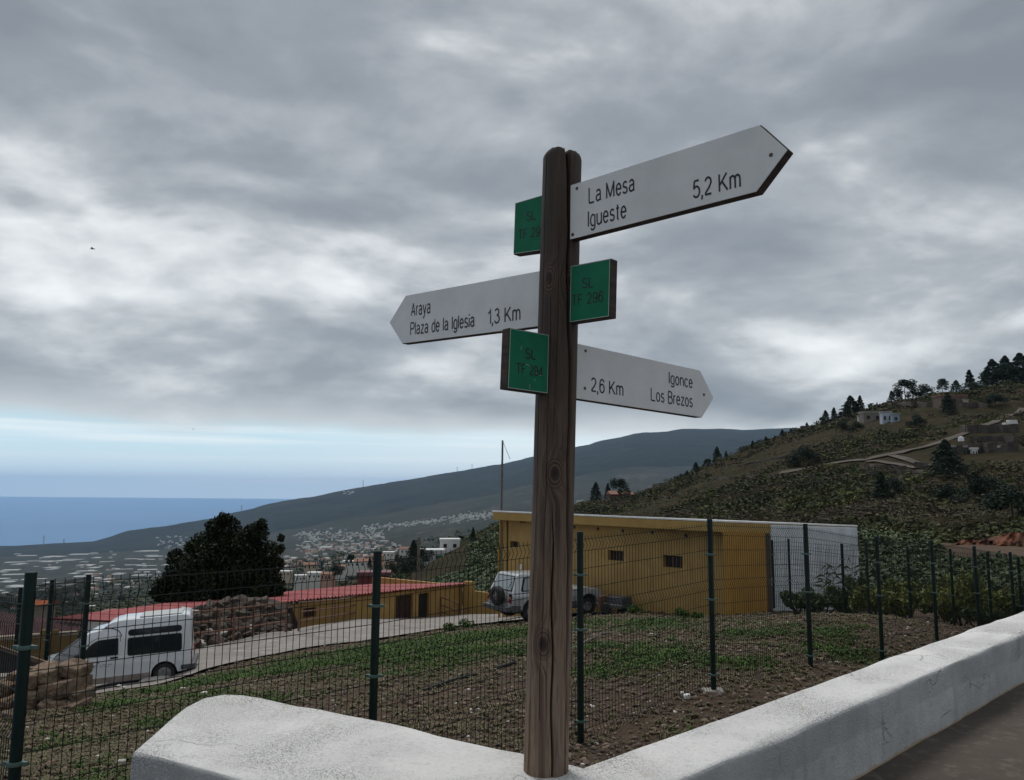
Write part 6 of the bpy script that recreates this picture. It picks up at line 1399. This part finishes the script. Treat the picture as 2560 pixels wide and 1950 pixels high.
terrace(cc_([(1500, 1012), (1800, 990), (2206, 975)]), 1.9, 'long terrace wall under the green shed running to the right edge')
terrace(cc_([(1150, 1155), (1330, 1160)]), 1.2, 'short terrace wall left of the largest dark tree')
terrace(cc_([(640, 1225), (1150, 1215), (1300, 1225)]), .8, 'low terrace wall under the track bend')
terrace(cc_([(650, 1150), (1100, 1170)]), .8, 'terrace wall just below the track')
terrace(cc_([(-600, 1130), (0, 1010), (500, 1000)]), .6, 'faint terrace line left of the track')
terrace(cc_([(-900, 1260), (-300, 1230), (200, 1240)]), .6, 'faint lower terrace line on the middle slope')
terrace(cc_([(860, 545), (1400, 540), (1900, 555)]), 1.6, 'terrace wall in front of the brown stone house')
terrace(cc_([(1700, 905), (2206, 890)]), 1.5, 'dark terrace bank above the green shed')
terrace(cc_([(1600, 800), (2206, 790)]), 1.8, 'stony terrace bank below the pale plot walls')
def ribbon(name, pts, w, lab=None):
    Q = [Vector(q) for q in [pg(a, b, 60, noise=True) for a, b in pts] if q is not None and q[1] < 420]; R_ = []
    for a, b in zip(Q[:-1], Q[1:]):
        n = max(2, int((b-a).length/4)); R_ += [a.lerp(b, i/n) for i in range(n)]
    R_.append(Q[-1]); V = []
    for i, q in enumerate(R_):
        t = (R_[min(i+1, len(R_)-1)]-R_[max(i-1, 0)]); t.z = 0; t.normalize(); s = Vector((-t.y, t.x, 0))*w/2
        for e in (-1, 0, 1): c = q+s*e; V.append((c.x, c.y, gz(c.x, c.y)+.3))
    F_ = []
    for i in range(len(R_)-1): a = i*3; F_ += [(a, a+1, a+4, a+3), (a+1, a+2, a+5, a+4)]
    mb = MB(); mb.add(V, F_); build(name, mb, m_path, kind='structure')
ribbon('track', cc_([(-200, 1200), (0, 1168), (200, 1128), (420, 1092), (640, 1076), (860, 1022), (1060, 978), (1250, 938), (1400, 892), (1560, 832), (1750, 772), (1900, 705), (2060, 625), (2206, 562)]), 2.2)
ribbon('track_branch', cc_([(900, 1027), (1050, 1067), (1290, 1130)]), 1.4)
ribbon('lower_track', cc_([(660, 1086), (880, 1108), (1150, 1155)]), 1.3)
# red earth bank in the lower right
rb_ = empty('earth_bank', P(2480, 1375, 58), 'bare red earth cutting at the foot of the hill on the right', 'bank'); V = []; F_ = []
nx, ny = 60, 16
for j in range(ny+1):
    for i in range(nx+1):
        px = 2375+i*220/nx; top = np.interp(px, [2375, 2410, 2450, 2520, 2560, 2600], [1364, 1348, 1350, 1333, 1330, 1345]); bot = np.interp(px, [2375, 2450, 2560, 2600], [1385, 1388, 1392, 1392]); t = j/ny
        y = 57+t*3.0+1.6*float(fbm(px/14., t*3, 4)); q = P(px, bot*(1-t)+top*t, y); V.append(q)
for j in range(ny):
    for i in range(nx): a = j*(nx+1)+i; F_.append((a, a+1, a+nx+2, a+nx+1))
mb = MB(); mb.add(V, F_); 
bott = [V[i] for i in range(nx+1)]
mb.add([V[ny*(nx+1)+i] for i in range(nx+1)]+[tuple(np.array(V[ny*(nx+1)+i])+np.array([0, 8, -2.5])) for i in range(nx+1)], [(i, i+1, nx+2+i, nx+1+i) for i in range(nx)])
mb.add([V[i] for i in range(nx+1)]+[tuple(np.array(V[i])+np.array([0, -1, -5])) for i in range(nx+1)], [(i, i+1, nx+2+i, nx+1+i) for i in range(nx)])
build('bank_face', mb, m_redearth, rb_, smooth='all')
# ------------------------------------------------------------------ ground cover of the lot: stones, weeds, litter
def inroad(x, y):
    from mathutils.geometry import intersect_point_line
    poly = np.array(ROAD_NEAR+ROAD_FAR[::-1]); n = len(poly); inside = np.zeros(len(x), bool); j = n-1
    for i in range(n):
        xi, yi = poly[i]; xj, yj = poly[j]; c = ((yi > y) != (yj > y)) & (x < (xj-xi)*(y-yi)/(yj-yi+1e-9)+xi); inside ^= c; j = i
    return inside
def behind_wall(x, y): return (x*NV.x+y*NV.y > 2.55) & ((x > .3) | (y > 5.2+.0*x) | (x*.54+y*.84 > 3.2+.0*x))
def sc_points(n, y0, y1, seed, power=1.6):
    r = np.random.default_rng(seed); y = y0*(y1/y0)**(r.random(n)**1.0); k = r.uniform(-.72, .72, n); x = k*y; m = behind_wall(x, y) & ~inroad(x, y); return x[m], y[m], r
x, y, r = sc_points(42000, 3.9, 27, 21); m = vegf(x, y) < r.uniform(.25, .9, len(x)); x, y = x[m], y[m]
for part, (nm, mt, sl, lab, lo, hi) in enumerate([('stones', m_stone, slice(0, int(len(x)*.90)), 'loose brown stones strewn over the bare lot', .007, .034), ('pale_stones', m_stonew, slice(int(len(x)*.90), None), 'small pale stones scattered over the lot', .006, .024)]):
    xx, yy = x[sl], y[sl]; bv, bf = hull_rock(5+part, 9, 0, .2); s = (lo+(hi-lo)*r.random(len(xx))**4)*(1+yy/22); z = G(xx, yy)+s*.2
    V, F_ = scatter_arrays(bv, bf, np.stack([xx, yy, z], 1), np.stack([s*r.uniform(.8, 1.6, len(xx)), s, s*r.uniform(.5, .9, len(xx))], 1), r.uniform(0, 6.28, len(xx)), r.uniform(-.5, .5, len(xx)))
    arr_mesh(nm, V, F_, mt, n=3, label=lab, cat='stones', kind='stuff')
def tuft(seed, n=14, h=1., spread=.5):
    rr = np.random.default_rng(seed); V = []; F_ = []
    for i in range(n):
        a = rr.random()*6.28; b = rr.random()*6.28; c = np.array([math.cos(a), math.sin(a), 0])*rr.random()*spread*.6; d = np.array([math.cos(b), math.sin(b), 0]); t = np.array([-d[1], d[0], 0])
        l = h*rr.uniform(.4, 1); w = .10*rr.uniform(.6, 1.4); p1 = c+d*l*.25+np.array([0, 0, l*.5]); p2 = c+d*l*.7+np.array([0, 0, l*.75]); k = len(V); V += [c-t*w*.3, c+t*w*.3, p1+t*w, p1-t*w, p2]; F_ += [(k, k+1, k+2, k+3)]; k2 = len(V); V += [p1-t*w, p1+t*w, p2+t*.01, p2-t*.01]; F_ += [(k2, k2+1, k2+2, k2+3)]
    return V, F_
def herb(seed, n=16):
    V, F_ = leaf_cloud(n, [(0, 0, .32)], [(.55, .55, .34)], .17, flat=.5, seed=seed, shell=.1); return V, F_
x, y, r = sc_points(60000, 4.2, 30.5, 22); vg = vegf(x, y)
m = (vg*(.6+.9*r.random(len(x))) > .60); xx, yy, vv = x[m], y[m], vg[m]; half = len(xx)//2
for nm, base, sl, mt, lab, (a, b) in [('grass', tuft(3), slice(0, half), m_weed, 'green grass growing in patches on the lot', (.035, .085)), ('weeds', herb(4), slice(half, None), m_weed, 'low leafy weeds along the road edge and around the lot', (.05, .13))]:
    X_, Y_, s = xx[sl], yy[sl], None; s = r.uniform(a, b, len(X_))*(.55+Y_/24)*(.6+vv[sl]*.7); V, F_ = scatter_arrays(base[0], base[1], np.stack([X_, Y_, G(X_, Y_)], 1), np.stack([s, s, s], 1), r.uniform(0, 6.28, len(X_))); arr_mesh(nm, V, F_, mt, label=lab, cat='plants', kind='stuff')
m = (vg+.45*r.random(len(x)) > .36) & (vg < .8) & (r.random(len(x)) < .85); xx, yy = x[m], y[m]; bt = tuft(9, 12, 1, .9); s = r.uniform(.03, .075, len(xx))*(.6+yy/18)
V, F_ = scatter_arrays(bt[0], bt[1], np.stack([xx, yy, G(xx, yy)], 1), np.stack([s, s, s*.7], 1), r.uniform(0, 6.28, len(xx))); arr_mesh('dry_grass', V, F_, m_dry, label='dry trodden grass between the stones of the lot', cat='plants', kind='stuff')
# taller weeds against the shed
for i, (px, rb, rt_, lab) in enumerate([(1700, 1545, 1518, 'tuft of weeds at the foot of the ochre shed'), (1580, 1535, 1508, 'grey-green weed left of the ochre shed windows'), (1740, 1548, 1528, 'low weeds by the shed corner'), (1160, 1572, 1545, 'weeds beside the silver off-roader bumper on the road edge'), (1120, 1580, 1556, 'weed clump on the road edge left of the silver off-roader')]):
    q = pg(px, rb, 18); y = q[1]; r_ = (rb-rt_)*y/2000; V, F_ = leaf_cloud(260, [(q[0], q[1], q[2]+r_*.45), (q[0]+r_*.5, q[1], q[2]+r_*.3)], [(r_*.55, r_*.5, r_*.5)]*2, .05, seed=80+i, shell=.2); o = arr_mesh('weed_clump', V-np.array(q), F_, m_weed, label=lab, cat='weeds'); o.location = q
# single stones and litter that stand out
for i, (px, py, w, h_, mt, lab) in enumerate([(383, 1705, 70, 17, m_rock_w, 'pale flat stone slab beside the van rear wheel'), (302, 1722, 22, 14, m_rock_w, 'pale lump of stone under the van sill'), (457, 1724, 12, 10, m_stonew, 'small white stone below the slab'), (512, 1734, 18, 9, m_stonew, 'white stone fragment right of the slab'), (303, 1908, 22, 14, m_rock_w, 'pale angular stone near the white wall end'), (120, 1500+1310/3.734, 14, 9, m_rock_w, 'little pale stone left of the angular one'), (1718, 1742, 16, 12, m_roofwhite, 'crumpled white litter by the fence foot'), (1706, 1734, 8, 8, m_roofwhite, 'scrap of white litter beside the crumpled piece'), (1330, 1568, 9, 6, m_stonew, 'white stone beside the post right of the silver off-roader'), (125, 1910, 20, 12, m_tile, 'reddish stone left of the leftmost post')]):
    q = pg(px, py+h_/3, 4); y = q[1]; boulder('stone' if mt is not m_roofwhite else 'litter', q+np.array([0, 0, h_/2*y/2100*.8]), w/2*y/2050, w/2.4*y/2050, h_/2*y/2050, 200+i, mt, None); o = bpy.context.scene.objects[-1] if False else None
    ob = [o_ for o_ in COL.objects if o_.name.startswith(('stone', 'litter'))and o_.parent is None and 'label' not in o_ ][-1]; props(ob, lab, 'litter' if mt is m_roofwhite else 'stone')
# black hose pieces
for pts, lab in [([(1060, 1732), (1125, 1708), (1185, 1692)], 'black hose lying on the soil left of the post'), ([(1238, 1676), (1275, 1664), (1295, 1658)], 'short end of black hose near the signpost'), ([(1420, 1632), (1500, 1590), (1570, 1577)], 'pale cable lying on the soil behind the signpost')]:
    Q = [Vector(pg(a, b, 5))+UPV*.03 for a, b in pts]; mb = MB(); mb.tube(Q, .022, 6); build('hose' if 'hose' in lab else 'cable', mb, m_rubber if 'black' in lab else m_pole, None, label=lab, cat='hose' if 'hose' in lab else 'cable', at=tuple(Q[0]), smooth=True)
# concrete feet of the near fence
for i, tp in enumerate(tops[3:4]):
    z = gz(tp.x, tp.y); V, F_ = R3[0]; V = np.array(V)*np.array([.13, .11, .03]); V = V*(1+.3*fbm(V[:, 0]*20+i, V[:, 1]*20, 3))[:, None]; mb = MB(); mb.add(V+np.array([tp.x, tp.y, z]), F_); build('concrete_foot', mb, m_kerb, fr1, smooth='all', fixn=False)
# two birds
for i, (px, py, y, s, lab) in enumerate([(231, 622, 45, .17, 'dark bird in flight high over the left cloud bank'), (483, 1073, 90, .12, 'distant bird over the cloud edge above the sea')]):
    c = P(px, py, y); mb = MB(); mb.lathe([(.001, -s), (s*.16, -s*.4), (s*.2, 0), (s*.12, s*.6), (s*.05, s*.9)], 8, axis='x')
    rt = build('bird', mb, m_rubber, None, local=True, label=lab, cat='bird', smooth=True); rt.location = c
    for sd_ in (-1, 1): m_ = MB(); m_.add([(-s*.3, 0, 0), (s*.3, 0, 0), (s*.35, sd_*s*.7, s*.35), (0, sd_*s*1.5, s*.15), (-s*.2, sd_*s*.7, s*.3)], [(0, 1, 2, 4), (4, 2, 3)]); build('wing', m_, m_rubber, rt, local=True, fixn=False)
# ------------------------------------------------------------------ haze
hz = bpy.data.materials.new('haze'); hz.use_nodes = True; t = NT(hz.node_tree); t.n.clear(); o = t.node('ShaderNodeOutputMaterial'); pv = t.node('ShaderNodeVolumePrincipled')
pv.inputs['Color'].default_value = (.50, .74, 1, 1); pv.inputs['Density'].default_value = 2.6e-5; pv.inputs['Anisotropy'].default_value = .1
t.l.new(pv.outputs[0], o.inputs['Volume'])
mb = MB(); mb.box((0, 0, 172), (125600, 125600, 1576)); build('haze', mb, hz, kind='stuff', label='thin bluish haze over the plain, mountain and sea', cat='haze')
